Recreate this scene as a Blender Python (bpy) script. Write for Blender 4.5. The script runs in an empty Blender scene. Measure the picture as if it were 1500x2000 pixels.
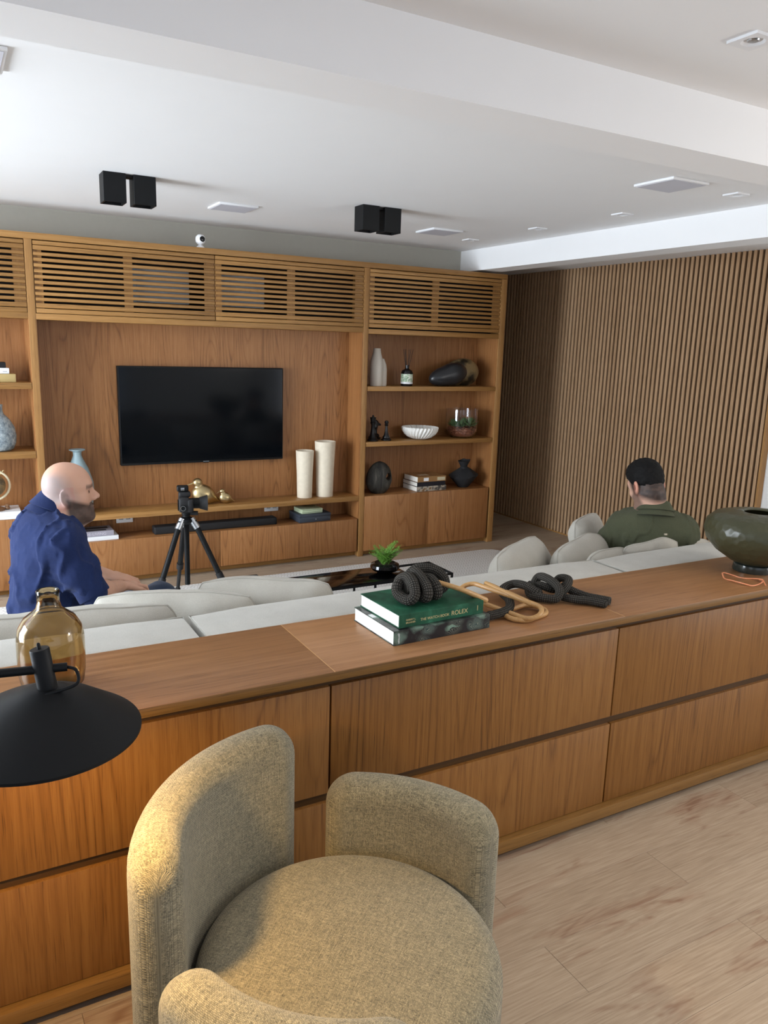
import bpy, bmesh, math, random
import numpy as np
from mathutils import Vector, Matrix, Euler, noise as mnoise

random.seed(7)
sc = bpy.context.scene
COL = sc.collection

# ------------------------------------------------------------------ camera
yaw, pitch, roll, FPX = 0.511006, -0.209670, 0.0311923, 1523.4
ca, sa, cb, sb = math.cos(yaw), math.sin(yaw), math.cos(pitch), math.sin(pitch)
fwd = Vector((sa*cb, ca*cb, sb)); rgt0 = Vector((ca, -sa, 0)); up0 = rgt0.cross(fwd)
rgt = rgt0*math.cos(roll) + up0*math.sin(roll)
up = -rgt0*math.sin(roll) + up0*math.cos(roll)
camd = bpy.data.cameras.new('camera'); cam = bpy.data.objects.new('camera', camd); COL.objects.link(cam)
camd.sensor_fit = 'HORIZONTAL'; camd.sensor_width = 36.0; camd.lens = 36*FPX/1500; camd.clip_start = 0.02
M = Matrix((rgt, up, -fwd)).transposed().to_4x4(); M.translation = Vector((0, 0, 1.7))
cam.matrix_world = M
sc.camera = cam

# ------------------------------------------------------------------ view, world, lights
sc.view_settings.view_transform = 'Standard'; sc.view_settings.look = 'None'
sc.view_settings.gamma = 1.0; sc.view_settings.use_curve_mapping = False
sc.view_settings.exposure = 0.05
w = bpy.data.worlds.new('sky'); sc.world = w; w.use_nodes = True
bg = w.node_tree.nodes['Background']; bg.inputs[0].default_value = (0.62, 0.75, 1.0, 1); bg.inputs[1].default_value = 1.0

def area(name, loc, aim, sx, sy, power, col):
    l = bpy.data.lights.new(name, 'AREA'); l.shape = 'RECTANGLE'; l.size = sx; l.size_y = sy
    l.energy = power; l.color = col
    o = bpy.data.objects.new(name, l); COL.objects.link(o)
    o.location = loc; o.rotation_euler = Vector(aim).to_track_quat('-Z', 'Z').to_euler()
    return o
area('daylight_window_left', (-3.02, 3.85, 1.20), (1, 0, -0.06), 2.9, 2.0, 425, (0.84, 0.92, 1.0))
area('fill_light_near_left', (-3.02, -0.7, 1.35), (1, 0, 0.02), 2.4, 2.0, 12, (1.0, 0.96, 0.91))  # added fill through an invented window, lifts the near ceiling
area('fill_light_right', (5.2, -0.6, 1.35), (-1, 0, 0.02), 2.4, 2.0, 46, (1.0, 0.95, 0.88))  # added fill from the right, no known window there
area('daylight_window_rear', (0.9, -2.85, 1.45), (0, 1, 0.02), 3.2, 2.0, 8, (1.0, 0.955, 0.89))
pl = bpy.data.lights.new('warm_fill_point', 'POINT'); pl.energy = 50; pl.color = (1.0, 0.95, 0.88); pl.shadow_soft_size = .22  # bare unseen point light, added to brighten the near ceiling and beam
po_ = bpy.data.objects.new('warm_fill_point', pl); COL.objects.link(po_); po_.location = (3.7, 0.2, 1.75)
dl_ = bpy.data.lights.new('overhead_fill_spot', 'SPOT'); dl_.energy = 78; dl_.color = (1.0, 0.91, 0.76); dl_.spot_size = math.radians(95); dl_.spot_blend = .8; dl_.shadow_soft_size = .12  # added spot without a fitting, brightens the chair seat and near floor
do_ = bpy.data.objects.new('overhead_fill_spot', dl_); COL.objects.link(do_); do_.location = (1.40, 0.45, 2.45)

# ------------------------------------------------------------------ helpers
def lin(r, g, b):
    f = lambda c: (c/255/12.92) if c <= 10.3 else ((c/255+0.055)/1.055)**2.4
    return (f(r), f(g), f(b), 1.0)

class NT:
    def __init__(s, name):
        s.mat = bpy.data.materials.new(name); s.mat.use_nodes = True
        s.t = s.mat.node_tree; s.b = s.t.nodes['Principled BSDF']; s.out = s.t.nodes['Material Output']
    def n(s, typ, **k):
        nd = s.t.nodes.new(typ)
        for a, v in k.items(): setattr(nd, a, v)
        return nd
    def put(s, sock, v):
        if isinstance(v, bpy.types.NodeSocket): s.t.links.new(v, sock)
        elif v is not None: sock.default_value = v
    def m(s, op, a, b=None, c=None, clamp=False):
        nd = s.n('ShaderNodeMath', operation=op, use_clamp=clamp)
        s.put(nd.inputs[0], a)
        if b is not None: s.put(nd.inputs[1], b)
        if c is not None: s.put(nd.inputs[2], c)
        return nd.outputs[0]
    def vm(s, op, a, b=None):
        nd = s.n('ShaderNodeVectorMath', operation=op)
        s.put(nd.inputs[0], a)
        if b is not None: s.put(nd.inputs[1], b)
        return nd.outputs[0]
    def noise(s, vec, scale, detail=2, rough=0.5, dist=0.0):
        nd = s.n('ShaderNodeTexNoise'); s.put(nd.inputs['Vector'], vec)
        nd.inputs['Scale'].default_value = scale; nd.inputs['Detail'].default_value = detail
        nd.inputs['Roughness'].default_value = rough; nd.inputs['Distortion'].default_value = dist
        return nd.outputs[0]
    def ramp(s, fac, stops, interp='LINEAR'):
        nd = s.n('ShaderNodeValToRGB'); s.put(nd.inputs[0], fac); cr = nd.color_ramp; cr.interpolation = interp
        while len(cr.elements) < len(stops): cr.elements.new(0.5)
        for e, (p, c) in zip(cr.elements, stops): e.position = p; e.color = c
        return nd.outputs[0]
    def mix(s, fac, a, b, blend='MIX'):
        nd = s.n('ShaderNodeMix', data_type='RGBA', blend_type=blend)
        s.put(nd.inputs[0], fac); s.put(nd.inputs[6], a); s.put(nd.inputs[7], b)
        return nd.outputs[2]
    def bump(s, h, strength=0.2, dist=0.002):
        nd = s.n('ShaderNodeBump'); nd.inputs['Strength'].default_value = strength; nd.inputs['Distance'].default_value = dist
        s.put(nd.inputs['Height'], h); s.t.links.new(nd.outputs[0], s.b.inputs['Normal'])
    def obj(s, rnd=0.0):
        o = s.n('ShaderNodeTexCoord').outputs['Object']
        if rnd:
            i = s.n('ShaderNodeObjectInfo').outputs['Random']
            cx = s.n('ShaderNodeCombineXYZ')
            for k, f in enumerate((rnd, rnd*1.7, rnd*0.6)): s.put(cx.inputs[k], s.m('MULTIPLY', i, f))
            o = s.vm('ADD', o, cx.outputs[0])
        return o
    def set(s, col=None, rough=None, metal=None, spec=None, **k):
        if col is not None: s.put(s.b.inputs['Base Color'], col)
        if rough is not None: s.put(s.b.inputs['Roughness'], rough)
        if metal is not None: s.b.inputs['Metallic'].default_value = metal
        if spec is not None: s.b.inputs['Specular IOR Level'].default_value = spec
        for a, v in k.items(): s.put(s.b.inputs[a], v)
        return s.mat

def plain(name, rgb, rough=0.5, metal=0.0, spec=0.5, var=0.06, vs=6.0, bump=0.0, bs=80.0, **k):
    t = NT(name); c = lin(*rgb); o = t.obj()
    n = t.noise(o, vs, 3)
    col = t.mix(n, tuple(x*(1-var) for x in c[:3])+(1,), tuple(min(1, x*(1+var)) for x in c[:3])+(1,))
    if bump: t.bump(t.noise(o, bs, 2), bump, 0.002)
    return t.set(col, rough, metal, spec, **k)

def wood(name, axis, dark, mid, light, rough=0.42, sc_=1.0, rings=1.0, streak=1.0, spec=0.4):
    """veneer: grain runs along axis; stretched noise contours give cathedral figure"""
    t = NT(name); o = t.obj(53.0)
    def mp(sx, sl):
        v = [sx, sx, sx]; v['XYZ'.index(axis)] = sl
        return t.vm('MULTIPLY', o, tuple(v))
    a = t.noise(mp(4.4*sc_, 0.36*sc_), 1.0, 1.2, 0.35)
    ring = t.m('SINE', t.m('MULTIPLY', a, 88.0))
    ring = t.m('POWER', t.m('SUBTRACT', 1.0, t.m('ABSOLUTE', ring)), 2.5)
    patch = t.noise(mp(5.5, 0.25), 1.0, 1, 0.4)
    ring = t.m('MULTIPLY', ring, t.ramp(patch, [(0.38, (0.15, 0.15, 0.15, 1)), (0.58, (1, 1, 1, 1))]))
    pore = t.noise(mp(420*sc_, 9*sc_), 1.0, 2, 0.5)
    pore = t.m('MULTIPLY', t.m('SUBTRACT', pore, 0.56, clamp=True), 1.3)
    b = t.noise(mp(64*sc_, 0.9*sc_), 1.0, 4, 0.62)
    f = t.noise(mp(260*sc_, 5*sc_), 1.0, 2, 0.6)
    c = t.noise(mp(1.6, 0.3), 1.0, 2, 0.5)
    v = t.m('ADD', t.m('SUBTRACT', t.m('MULTIPLY', ring, -0.20*rings), pore), t.m('MULTIPLY', b, 0.50*streak))
    v = t.m('ADD', v, t.m('MULTIPLY', f, 0.26*streak))
    v = t.m('ADD', v, t.m('MULTIPLY', c, 0.22))
    lo = 0.5*(0.22+0.76*streak)-0.05*rings-0.02
    v = t.m('SUBTRACT', v, lo-0.5)
    col = t.ramp(v, [(0.22, lin(*dark)), (0.5, lin(*mid)), (0.82, lin(*light))])
    t.bump(f, 0.06, 0.001)
    return t.set(col, rough, spec=spec)

def fabric(name, c1, c2, pitch=0.0, attr=None, bump=0.4, rough=0.95, rndness=0.5, sheen=0.15):
    t = NT(name)
    if attr:
        nd = t.n('ShaderNodeAttribute'); nd.attribute_name = attr; v = nd.outputs['Vector']
    else: v = t.obj()
    if pitch:
        sp = t.n('ShaderNodeSeparateXYZ'); t.put(sp.inputs[0], v)
        u = t.m('DIVIDE', sp.outputs[0], pitch); q = t.m('DIVIDE', sp.outputs[1], pitch)
        wob = t.m('MULTIPLY', t.m('SUBTRACT', t.noise(v, 60, 1), 0.5), 0.5)
        u = t.m('ADD', u, wob); q = t.m('ADD', q, wob)
        fu = t.m('FLOOR', u); fq = t.m('FLOOR', q)
        ck = t.m('MODULO', t.m('ABSOLUTE', t.m('ADD', fu, fq)), 2.0)
        su = t.m('ABSOLUTE', t.m('SINE', t.m('MULTIPLY', u, math.pi)))
        sq = t.m('ABSOLUTE', t.m('SINE', t.m('MULTIPLY', q, math.pi)))
        h = t.m('ADD', t.m('MULTIPLY', su, ck), t.m('MULTIPLY', sq, t.m('SUBTRACT', 1.0, ck)))
        def thr(a_, b_):
            k_ = t.n('ShaderNodeCombineXYZ'); t.put(k_.inputs[0], t.m('MULTIPLY', a_, 7.31)); t.put(k_.inputs[1], t.m('MULTIPLY', b_, 0.42)); return t.noise(k_.outputs[0], 1.0, 1, 0.5)
        r1, r2 = thr(fu, q), thr(t.m('ADD', fq, 91.7), u)
        wn = t.m('ADD', t.m('MULTIPLY', r1, ck), t.m('MULTIPLY', r2, t.m('SUBTRACT', 1.0, ck)))
        wn = t.m('MULTIPLY_ADD', t.m('SUBTRACT', wn, 0.5), 1.9, 0.5)
        st = t.n('ShaderNodeCombineXYZ'); t.put(st.inputs[0], t.m('MULTIPLY', fu, 0.03)); t.put(st.inputs[1], t.m('MULTIPLY', fq, 1.3))
        st2 = t.n('ShaderNodeCombineXYZ'); t.put(st2.inputs[0], t.m('MULTIPLY', fu, 1.3)); t.put(st2.inputs[1], t.m('MULTIPLY', fq, 0.03))
        lines = t.m('MULTIPLY', t.m('ADD', t.noise(st.outputs[0], 3, 1), t.noise(st2.outputs[0], 3, 1)), 0.5)
        f = t.m('ADD', t.m('MULTIPLY', wn, rndness*0.8), t.m('MULTIPLY', h, 0.42))
        f = t.m('ADD', f, t.m('MULTIPLY', t.m('SUBTRACT', lines, 0.5), 0.8))
        f = t.m('SUBTRACT', f, 0.05)
        hh = h
    else:
        f = t.noise(v, 420, 2); hh = t.noise(v, 900, 1)
        f = t.m('ADD', t.m('MULTIPLY', f, 0.6), t.m('MULTIPLY', t.noise(v, 9, 3), 0.4))
    col = t.ramp(f, [(0.2, lin(*c1)), (0.8, lin(*c2))])
    t.bump(hh, bump, 0.0012)
    t.b.inputs['Sheen Weight'].default_value = sheen; t.b.inputs['Sheen Roughness'].default_value = 0.6
    return t.set(col, rough, spec=0.2)

# ---- mesh building
def mesh_from(name, verts, faces, smooth=False, mat=None):
    me = bpy.data.meshes.new(name)
    me.from_pydata([tuple(v) for v in verts], [], [tuple(f) for f in faces])
    me.validate(); me.update()
    if smooth: me.polygons.foreach_set('use_smooth', [True]*len(me.polygons))
    if mat: me.materials.append(mat)
    return me

def link(name, me, parent=None, loc=(0, 0, 0), rot=(0, 0, 0)):
    o = bpy.data.objects.new(name, me); COL.objects.link(o)
    o.location = loc; o.rotation_euler = rot
    if parent is not None: o.parent = parent
    return o

def thing(name, label, cat, loc=(0, 0, 0), rz=0.0, group=None, rot=None):
    o = bpy.data.objects.new(name, None); COL.objects.link(o)
    o.location = loc; o.rotation_euler = rot if rot else (0, 0, rz)
    o.empty_display_size = 0.05
    o['label'] = label; o['category'] = cat
    if group: o['group'] = group
    return o

def tag(o, label=None, cat=None, group=None, kind=None):
    if label: o['label'] = label
    if cat: o['category'] = cat
    if group: o['group'] = group
    if kind: o['kind'] = kind
    return o

def box_bm(bm, lo, hi, bev=0.0, segs=2):
    r = bmesh.ops.create_cube(bm, size=1.0)
    vs = r['verts']
    for v in vs:
        v.co = Vector([lo[i] + (v.co[i]+0.5)*(hi[i]-lo[i]) for i in range(3)])
    if bev > 0:
        es = list({e for v in vs for e in v.link_edges})
        bmesh.ops.bevel(bm, geom=es, offset=bev, segments=segs, affect='EDGES', profile=0.5)

def bm_obj(name, bm, mat, parent=None, loc=(0, 0, 0), rot=(0, 0, 0), smooth=False, angle=35):
    me = bpy.data.meshes.new(name); bm.normal_update(); bm.to_mesh(me); bm.free()
    if mat: me.materials.append(mat)
    if smooth:
        me.polygons.foreach_set('use_smooth', [True]*len(me.polygons))
        me.set_sharp_from_angle(angle=math.radians(angle))
    return link(name, me, parent, loc, rot)

def box(name, lo, hi, mat, parent=None, bev=0.0, segs=2, rot=(0, 0, 0), boxes=None, origin=None):
    """box given in the parent's space; the mesh is kept local to the box's own centre"""
    c = Vector(origin) if origin else Vector([(lo[i]+hi[i])/2 for i in range(3)])
    bm = bmesh.new()
    box_bm(bm, [lo[i]-c[i] for i in range(3)], [hi[i]-c[i] for i in range(3)], bev, segs)
    for (l2, h2) in (boxes or []):
        box_bm(bm, [l2[i]-c[i] for i in range(3)], [h2[i]-c[i] for i in range(3)], bev, segs)
    return bm_obj(name, bm, mat, parent, c, rot, smooth=bev > 0)

def lathe_bm(bm, prof, segs=40, c=(0, 0, 0)):
    rings = []
    for (r, z) in prof:
        if r < 1e-5: rings.append([bm.verts.new((c[0], c[1], c[2]+z))])
        else: rings.append([bm.verts.new((c[0]+r*math.cos(2*math.pi*i/segs), c[1]+r*math.sin(2*math.pi*i/segs), c[2]+z)) for i in range(segs)])
    for a, b in zip(rings, rings[1:]):
        for i in range(segs):
            j = (i+1) % segs
            if len(a) == 1 and len(b) == 1: continue
            if len(a) == 1: bm.faces.new((a[0], b[j], b[i]))
            elif len(b) == 1: bm.faces.new((a[i], a[j], b[0]))
            else: bm.faces.new((a[i], a[j], b[j], b[i]))

def lathe(name, prof, mat, parent=None, loc=(0, 0, 0), rot=(0, 0, 0), segs=40, angle=40, scale=None):
    bm = bmesh.new(); lathe_bm(bm, prof, segs)
    bmesh.ops.recalc_face_normals(bm, faces=bm.faces)
    if scale: bmesh.ops.scale(bm, vec=scale, verts=bm.verts)
    return bm_obj(name, bm, mat, parent, loc, rot, smooth=True, angle=angle)

def spline(pts, n, closed=False):
    P = [Vector(p) for p in pts]; out = []; m = len(P)
    rng = m if closed else m-1
    for i in range(rng):
        if closed: p0, p1, p2, p3 = P[(i-1) % m], P[i], P[(i+1) % m], P[(i+2) % m]
        else: p0, p1, p2, p3 = P[max(i-1, 0)], P[i], P[i+1], P[min(i+2, m-1)]
        for k in range(n):
            t = k/n
            out.append(0.5*((2*p1)+(p2-p0)*t+(2*p0-5*p1+4*p2-p3)*t*t+(3*p1-p0-3*p2+p3)*t**3))
    if not closed: out.append(P[-1])
    return out

def tube_bm(bm, path, r, segs=10, closed=False, cap=True, uvl=None):
    P = [Vector(p) for p in path]; n = len(P)
    rad = r if callable(r) else (lambda t: r)
    T = []
    for i in range(n):
        a = P[(i-1) % n] if closed else P[max(i-1, 0)]
        b = P[(i+1) % n] if closed else P[min(i+1, n-1)]
        T.append((b-a).normalized())
    nv = T[0].orthogonal().normalized(); rings = []
    frames = []
    for i in range(n):
        nv = (nv - T[i]*nv.dot(T[i])).normalized(); frames.append(nv.copy())
    if closed:
        twist = frames[0].angle(frames[-1]) if frames[0].angle(frames[-1]) > 1e-4 else 0
        if twist and T[0].dot(frames[-1].cross(frames[0])) < 0: twist = -twist
    else: twist = 0
    for i in range(n):
        f = Matrix.Rotation(twist*i/n, 3, T[i]) @ frames[i]
        b = T[i].cross(f); rr = rad(i/max(1, n-1))
        rings.append([bm.verts.new(P[i]+rr*(f*math.cos(2*math.pi*k/segs)+b*math.sin(2*math.pi*k/segs))) for k in range(segs)])
    L = 0.0
    for i in range(n if closed else n-1):
        a, b2 = rings[i], rings[(i+1) % n]
        d = (P[(i+1) % n]-P[i]).length
        for k in range(segs):
            j = (k+1) % segs
            fc = bm.faces.new((a[k], a[j], b2[j], b2[k]))
            if uvl is not None:
                c = 2*math.pi*rad(.5)
                for lp, uv in zip(fc.loops, ((L, k*c/segs), (L, (k+1)*c/segs), (L+d, (k+1)*c/segs), (L+d, k*c/segs))): lp[uvl].uv = uv
        L += d
    if cap and not closed:
        bm.faces.new(list(reversed(rings[0]))); bm.faces.new(rings[-1])

def tube(name, path, r, mat, parent=None, segs=10, closed=False, loc=(0, 0, 0), rot=(0, 0, 0), uv=False):
    bm = bmesh.new(); uvl = bm.loops.layers.uv.new('UVMap') if uv else None
    tube_bm(bm, path, r, segs, closed, True, uvl)
    bmesh.ops.recalc_face_normals(bm, faces=bm.faces)
    return bm_obj(name, bm, mat, parent, loc, rot, smooth=True, angle=60)

def copy_tree(o, parent=None):
    c = o.copy(); COL.objects.link(c)
    if parent is not None: c.parent = parent
    for ch in list(o.children): copy_tree(ch, c)
    return c

def text(name, s, size, mat, parent, loc, rot, ext=0.0004, align='LEFT', sx=1.0):
    cu = bpy.data.curves.new(name, 'FONT'); cu.body = s; cu.size = size; cu.extrude = ext; cu.align_x = align
    tmp = bpy.data.objects.new(name+'_curve', cu); COL.objects.link(tmp)
    me = bpy.data.meshes.new_from_object(tmp); bpy.data.objects.remove(tmp); bpy.data.curves.remove(cu)
    me.materials.clear(); me.materials.append(mat)
    o = link(name, me, parent, loc, rot); o.scale = (sx, 1, 1)
    return o

# ---- signed-distance modelling: bodies, clothes and upholstery as one continuous surface each
_rng = np.random.RandomState(3); _LAT = _rng.rand(32, 32, 32).astype(np.float32)
def vnoise(P, s):
    q = P*s; i = np.floor(q).astype(int); f = (q-i).astype(np.float32); f = f*f*(3-2*f); i &= 31; j = (i+1) & 31
    L = _LAT; x0, y0, z0 = i[..., 0], i[..., 1], i[..., 2]; x1, y1, z1 = j[..., 0], j[..., 1], j[..., 2]
    fx, fy, fz = f[..., 0], f[..., 1], f[..., 2]
    a = L[x0, y0, z0]*(1-fx)+L[x1, y0, z0]*fx; b = L[x0, y1, z0]*(1-fx)+L[x1, y1, z0]*fx
    c = L[x0, y0, z1]*(1-fx)+L[x1, y0, z1]*fx; d = L[x0, y1, z1]*(1-fx)+L[x1, y1, z1]*fx
    return (a*(1-fy)+b*fy)*(1-fz)+(c*(1-fy)+d*fy)*fz

class Sdf:
    def __init__(s): s.p = []; s.post = []
    def add(s, f, lo, hi, k, op): s.p.append((f, np.minimum(lo, hi), np.maximum(lo, hi), k, op)); return s
    def cone(s, a, b, ra, rb, k=0.03, op='u', sq=None):
        a = np.array(a, float); b = np.array(b, float); ba = b-a; L = ba@ba+1e-9; R = max(ra, rb)
        def f(P):
            t = np.clip(((P-a)@ba)/L, 0, 1); q = P-a-t[..., None]*ba
            if sq is not None:      # flatten: direction vector and factor
                dv = np.array(sq[0], float); dv /= np.linalg.norm(dv)
                h = q@dv; q = q+(h*(1/sq[1]-1))[..., None]*dv
            return np.sqrt((q*q).sum(-1))-(ra+t*(rb-ra))
        return s.add(f, np.minimum(a, b)-R, np.maximum(a, b)+R, k, op)
    def ell(s, c, r, rot=None, k=0.03, op='u'):
        c = np.array(c, float); r = np.array(r, float); Rm = np.array(rot, float) if rot is not None else np.eye(3); R = r.max()
        def f(P):
            q = (P-c)@Rm; k0 = np.sqrt(((q/r)**2).sum(-1)); k1 = np.sqrt(((q/r**2)**2).sum(-1))+1e-9
            return k0*(k0-1)/k1
        return s.add(f, c-R, c+R, k, op)
    def rbox(s, c, half, rad, rot=None, k=0.02, op='u'):
        c = np.array(c, float); hf = np.array(half, float)-rad; Rm = np.array(rot, float) if rot is not None else np.eye(3); R = np.linalg.norm(half)
        def f(P):
            q = np.abs((P-c)@Rm)-hf
            return np.sqrt((np.maximum(q, 0)**2).sum(-1))+np.minimum(q.max(-1), 0)-rad
        return s.add(f, c-R, c+R, k, op)
    @staticmethod
    def comb(D, d, k, op):
        if op == 'u':
            h = np.maximum(k-np.abs(D-d), 0)/k; return np.minimum(D, d)-h*h*k/4
        d = -d; h = np.maximum(k-np.abs(D-d), 0)/k; return np.maximum(D, d)+h*h*k/4
    def at(s, P):
        D = np.full(P.shape[:-1], 0.3)
        for f, lo, hi, k, op in s.p:
            m = np.all((P > lo-0.06-k) & (P < hi+0.06+k), -1)
            if m.any(): D[m] = s.comb(D[m], f(P[m]), k, op)
        for g in s.post: D = g(P, D)
        return D
    def mesh(s, name, h, mat, project=2, lo=None, hi=None, bound=None):
        us = [q for q in s.p if q[4] == 'u']
        lo = np.min([q[1] for q in us], 0)-3*h if lo is None else np.array(lo, float)
        hi = np.max([q[2] for q in us], 0)+3*h if hi is None else np.array(hi, float)
        n = np.ceil((hi-lo)/h).astype(int)+1
        ax = [lo[i]+h*np.arange(n[i]) for i in range(3)]
        D = np.full(tuple(n), 0.3)
        for f, a, b, k, op in s.p:
            i0 = np.clip(np.floor((a-lo-0.05-k)/h).astype(int), 0, n-1); i1 = np.clip(np.ceil((b-lo+0.05+k)/h).astype(int)+1, 1, n)
            sl = tuple(slice(i0[q], i1[q]) for q in range(3))
            if any(i1[q] <= i0[q] for q in range(3)): continue
            G = np.stack(np.meshgrid(*[ax[q][sl[q]] for q in range(3)], indexing='ij'), -1)
            D[sl] = s.comb(D[sl], f(G), k, op)
        if s.post:
            m = np.abs(D) < 0.04
            idx = np.argwhere(m); P = lo+idx*h; dv = D[m]
            for g in s.post: dv = g(P, dv)
            D[m] = dv
        ins = D < 0
        c8 = sum(ins[a:ins.shape[0]-1+a, b:ins.shape[1]-1+b, c:ins.shape[2]-1+c].astype(np.int8) for a in (0, 1) for b in (0, 1) for c in (0, 1))
        cells = np.argwhere((c8 > 0) & (c8 < 8)); vid = np.full(c8.shape, -1, np.int64); vid[tuple(cells.T)] = np.arange(len(cells))
        cor = np.array([(a, b, c) for a in (0, 1) for b in (0, 1) for c in (0, 1)])
        val = np.stack([D[tuple((cells+q).T)] for q in cor], 1)
        acc = np.zeros((len(cells), 3)); cnt = np.zeros(len(cells))
        for i in range(8):
            for j in range(i+1, 8):
                if np.abs(cor[i]-cor[j]).sum() == 1:
                    m = (val[:, i] < 0) != (val[:, j] < 0)
                    tt = val[m, i]/(val[m, i]-val[m, j])
                    acc[m] += cor[i]+tt[:, None]*(cor[j]-cor[i]); cnt[m] += 1
        V = lo+(cells+acc/cnt[:, None])*h
        F = []
        for axn in range(3):
            u, v2 = (axn+1) % 3, (axn+2) % 3
            sl0 = [slice(None)]*3; sl1 = [slice(None)]*3; sl0[axn] = slice(0, -1); sl1[axn] = slice(1, None)
            A = ins[tuple(sl0)]; B = ins[tuple(sl1)]; ed = np.argwhere(A != B); fl = A[tuple(ed.T)]
            ok = (ed[:, u] > 0) & (ed[:, v2] > 0) & (ed[:, u] < n[u]-1) & (ed[:, v2] < n[v2]-1); ed = ed[ok]; fl = fl[ok]
            e = np.eye(3, dtype=int)
            q = [vid[tuple((ed-e[u]*a-e[v2]*b).T)] for a, b in ((1, 1), (0, 1), (0, 0), (1, 0))]
            q = np.stack(q, 1); q[~fl] = q[~fl][:, ::-1]; F.append(q)
        F = np.concatenate(F)
        for _ in range(project):
            d0 = s.at(V); e = 1e-4; g = np.stack([(s.at(V+np.eye(3)[i]*e)-d0)/e for i in range(3)], 1)
            V = V-np.clip(d0/np.maximum((g*g).sum(1), 0.2), -h, h)[:, None]*g
        me = bpy.data.meshes.new(name); me.vertices.add(len(V)); me.vertices.foreach_set('co', V.astype(np.float32).ravel())
        me.loops.add(F.size); me.loops.foreach_set('vertex_index', F.astype(np.int32).ravel())
        me.polygons.add(len(F)); me.polygons.foreach_set('loop_start', np.arange(0, F.size, 4, dtype=np.int32))
        me.update(); me.validate()
        me.polygons.foreach_set('use_smooth', [True]*len(me.polygons))
        me.materials.append(mat)
        return me, V

def set_attr(me, name, arr, kind='FLOAT_VECTOR'):
    a = me.attributes.new(name, kind, 'POINT')
    if kind == 'FLOAT_VECTOR': a.data.foreach_set('vector', arr.astype(np.float32).ravel())
    else: a.data.foreach_set('color', arr.astype(np.float32).ravel())

def centre(me, o_loc):
    """move mesh data so that the object's origin is o_loc"""
    me.transform(Matrix.Translation(-Vector(o_loc)))

# ------------------------------------------------------------------ materials
W_D, W_M, W_L = (102, 67, 37), (148, 99, 56), (176, 127, 82)
MAT = {}
MAT['wood_z'] = wood('teak_veneer_upright', 'Z', W_D, W_M, W_L)
MAT['wood_x'] = wood('teak_veneer_lengthwise', 'X', W_D, W_M, W_L, rings=0.35)
MAT['edge_x'] = wood('teak_edge_lengthwise', 'X', (106, 74, 36), (154, 111, 60), (184, 142, 88), rings=0.1)
MAT['edge_z'] = wood('teak_edge_upright', 'Z', (112, 78, 40), (158, 115, 66), (188, 146, 92), rings=0.1)
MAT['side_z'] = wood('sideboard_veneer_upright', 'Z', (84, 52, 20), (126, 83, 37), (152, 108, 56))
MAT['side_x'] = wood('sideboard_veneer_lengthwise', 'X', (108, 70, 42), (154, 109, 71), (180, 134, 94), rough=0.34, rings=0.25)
MAT['side_e'] = wood('sideboard_edge', 'X', (88, 60, 24), (124, 88, 42), (150, 112, 60), rings=0.1)
MAT['slat_z'] = wood('slat_veneer', 'Z', (124, 94, 64), (174, 141, 108), (200, 168, 134), rings=0.15, spec=.12)
MAT['dark_gap'] = plain('dark_backing', (14, 8, 6), 0.8)
MAT['groove'] = wood('shaded_groove_veneer', 'X', (52, 33, 14), (72, 48, 22), (86, 60, 28), rings=0.05)  # shade of the recesses put into a darker wood colour
MAT['white'] = plain('white_wall_paint', (226, 226, 224), 0.85, var=0.01)
MAT['ceil'] = plain('white_ceiling_paint', (244, 244, 244), 0.9, var=0.01)
MAT['grey_wall'] = plain('warm_grey_wall_paint', (180, 178, 168), 0.9, var=0.03, vs=30, bump=0.1, bs=300)
MAT['black'] = plain('black_powder_coat', (13, 15, 17), 0.55, spec=.25, var=0.05)
MAT['black_matte'] = plain('black_matte', (20, 20, 22), 0.7)
MAT['black_gloss'] = plain('black_gloss', (8, 8, 10), 0.08)
MAT['white_pl'] = plain('white_plastic', (236, 237, 239), 0.35, var=0.01)
MAT['chrome'] = plain('brushed_metal', (190, 194, 198), 0.3, metal=1.0)
MAT['brass'] = plain('brass', (200, 180, 136), 0.33, metal=1.0, var=0.08)
MAT['paper'] = plain('page_edges', (236, 232, 222), 0.8, var=0.03)
MAT['screen'] = plain('tv_screen', (6, 9, 13), 0.10, spec=0.22)

def floor_mat():
    t = NT('pale_oak_plank'); o = t.obj(41.0)
    st = t.vm('MULTIPLY', o, (0.9, 7.0, 7.0)); a = t.noise(st, 1.0, 3, 0.5, 0.8)
    ring = t.m('POWER', t.m('MULTIPLY_ADD', t.m('SINE', t.m('MULTIPLY', a, 75.0)), 0.5, 0.5), 2.2)
    knot = t.noise(t.vm('MULTIPLY', o, (1.3, 6.0, 6.0)), 1.0, 4, 0.6, 1.2)
    km = t.ramp(knot, [(0.55, (0, 0, 0, 1)), (0.68, (1, 1, 1, 1))])
    fine = t.noise(t.vm('MULTIPLY', o, (7, 190, 190)), 1.0, 3, 0.6)
    tone = t.noise(t.vm('MULTIPLY', o, (0.4, 0.6, 0.6)), 1.0, 1)
    v = t.m('ADD', t.m('MULTIPLY', fine, 0.7), t.m('MULTIPLY', tone, 0.3))
    col = t.ramp(v, [(0.25, lin(138, 119, 100)), (0.5, lin(166, 147, 126)), (0.75, lin(186, 168, 147))])
    col = t.mix(t.m('MULTIPLY', t.m('MULTIPLY', ring, km), 0.75), col, lin(112, 84, 66))
    col = t.mix(t.m('MULTIPLY', km, 0.42), col, lin(142, 104, 82))
    t.bump(fine, 0.08, 0.001)
    return t.set(col, 0.45, spec=0.25)
MAT['plank'] = floor_mat()

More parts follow.
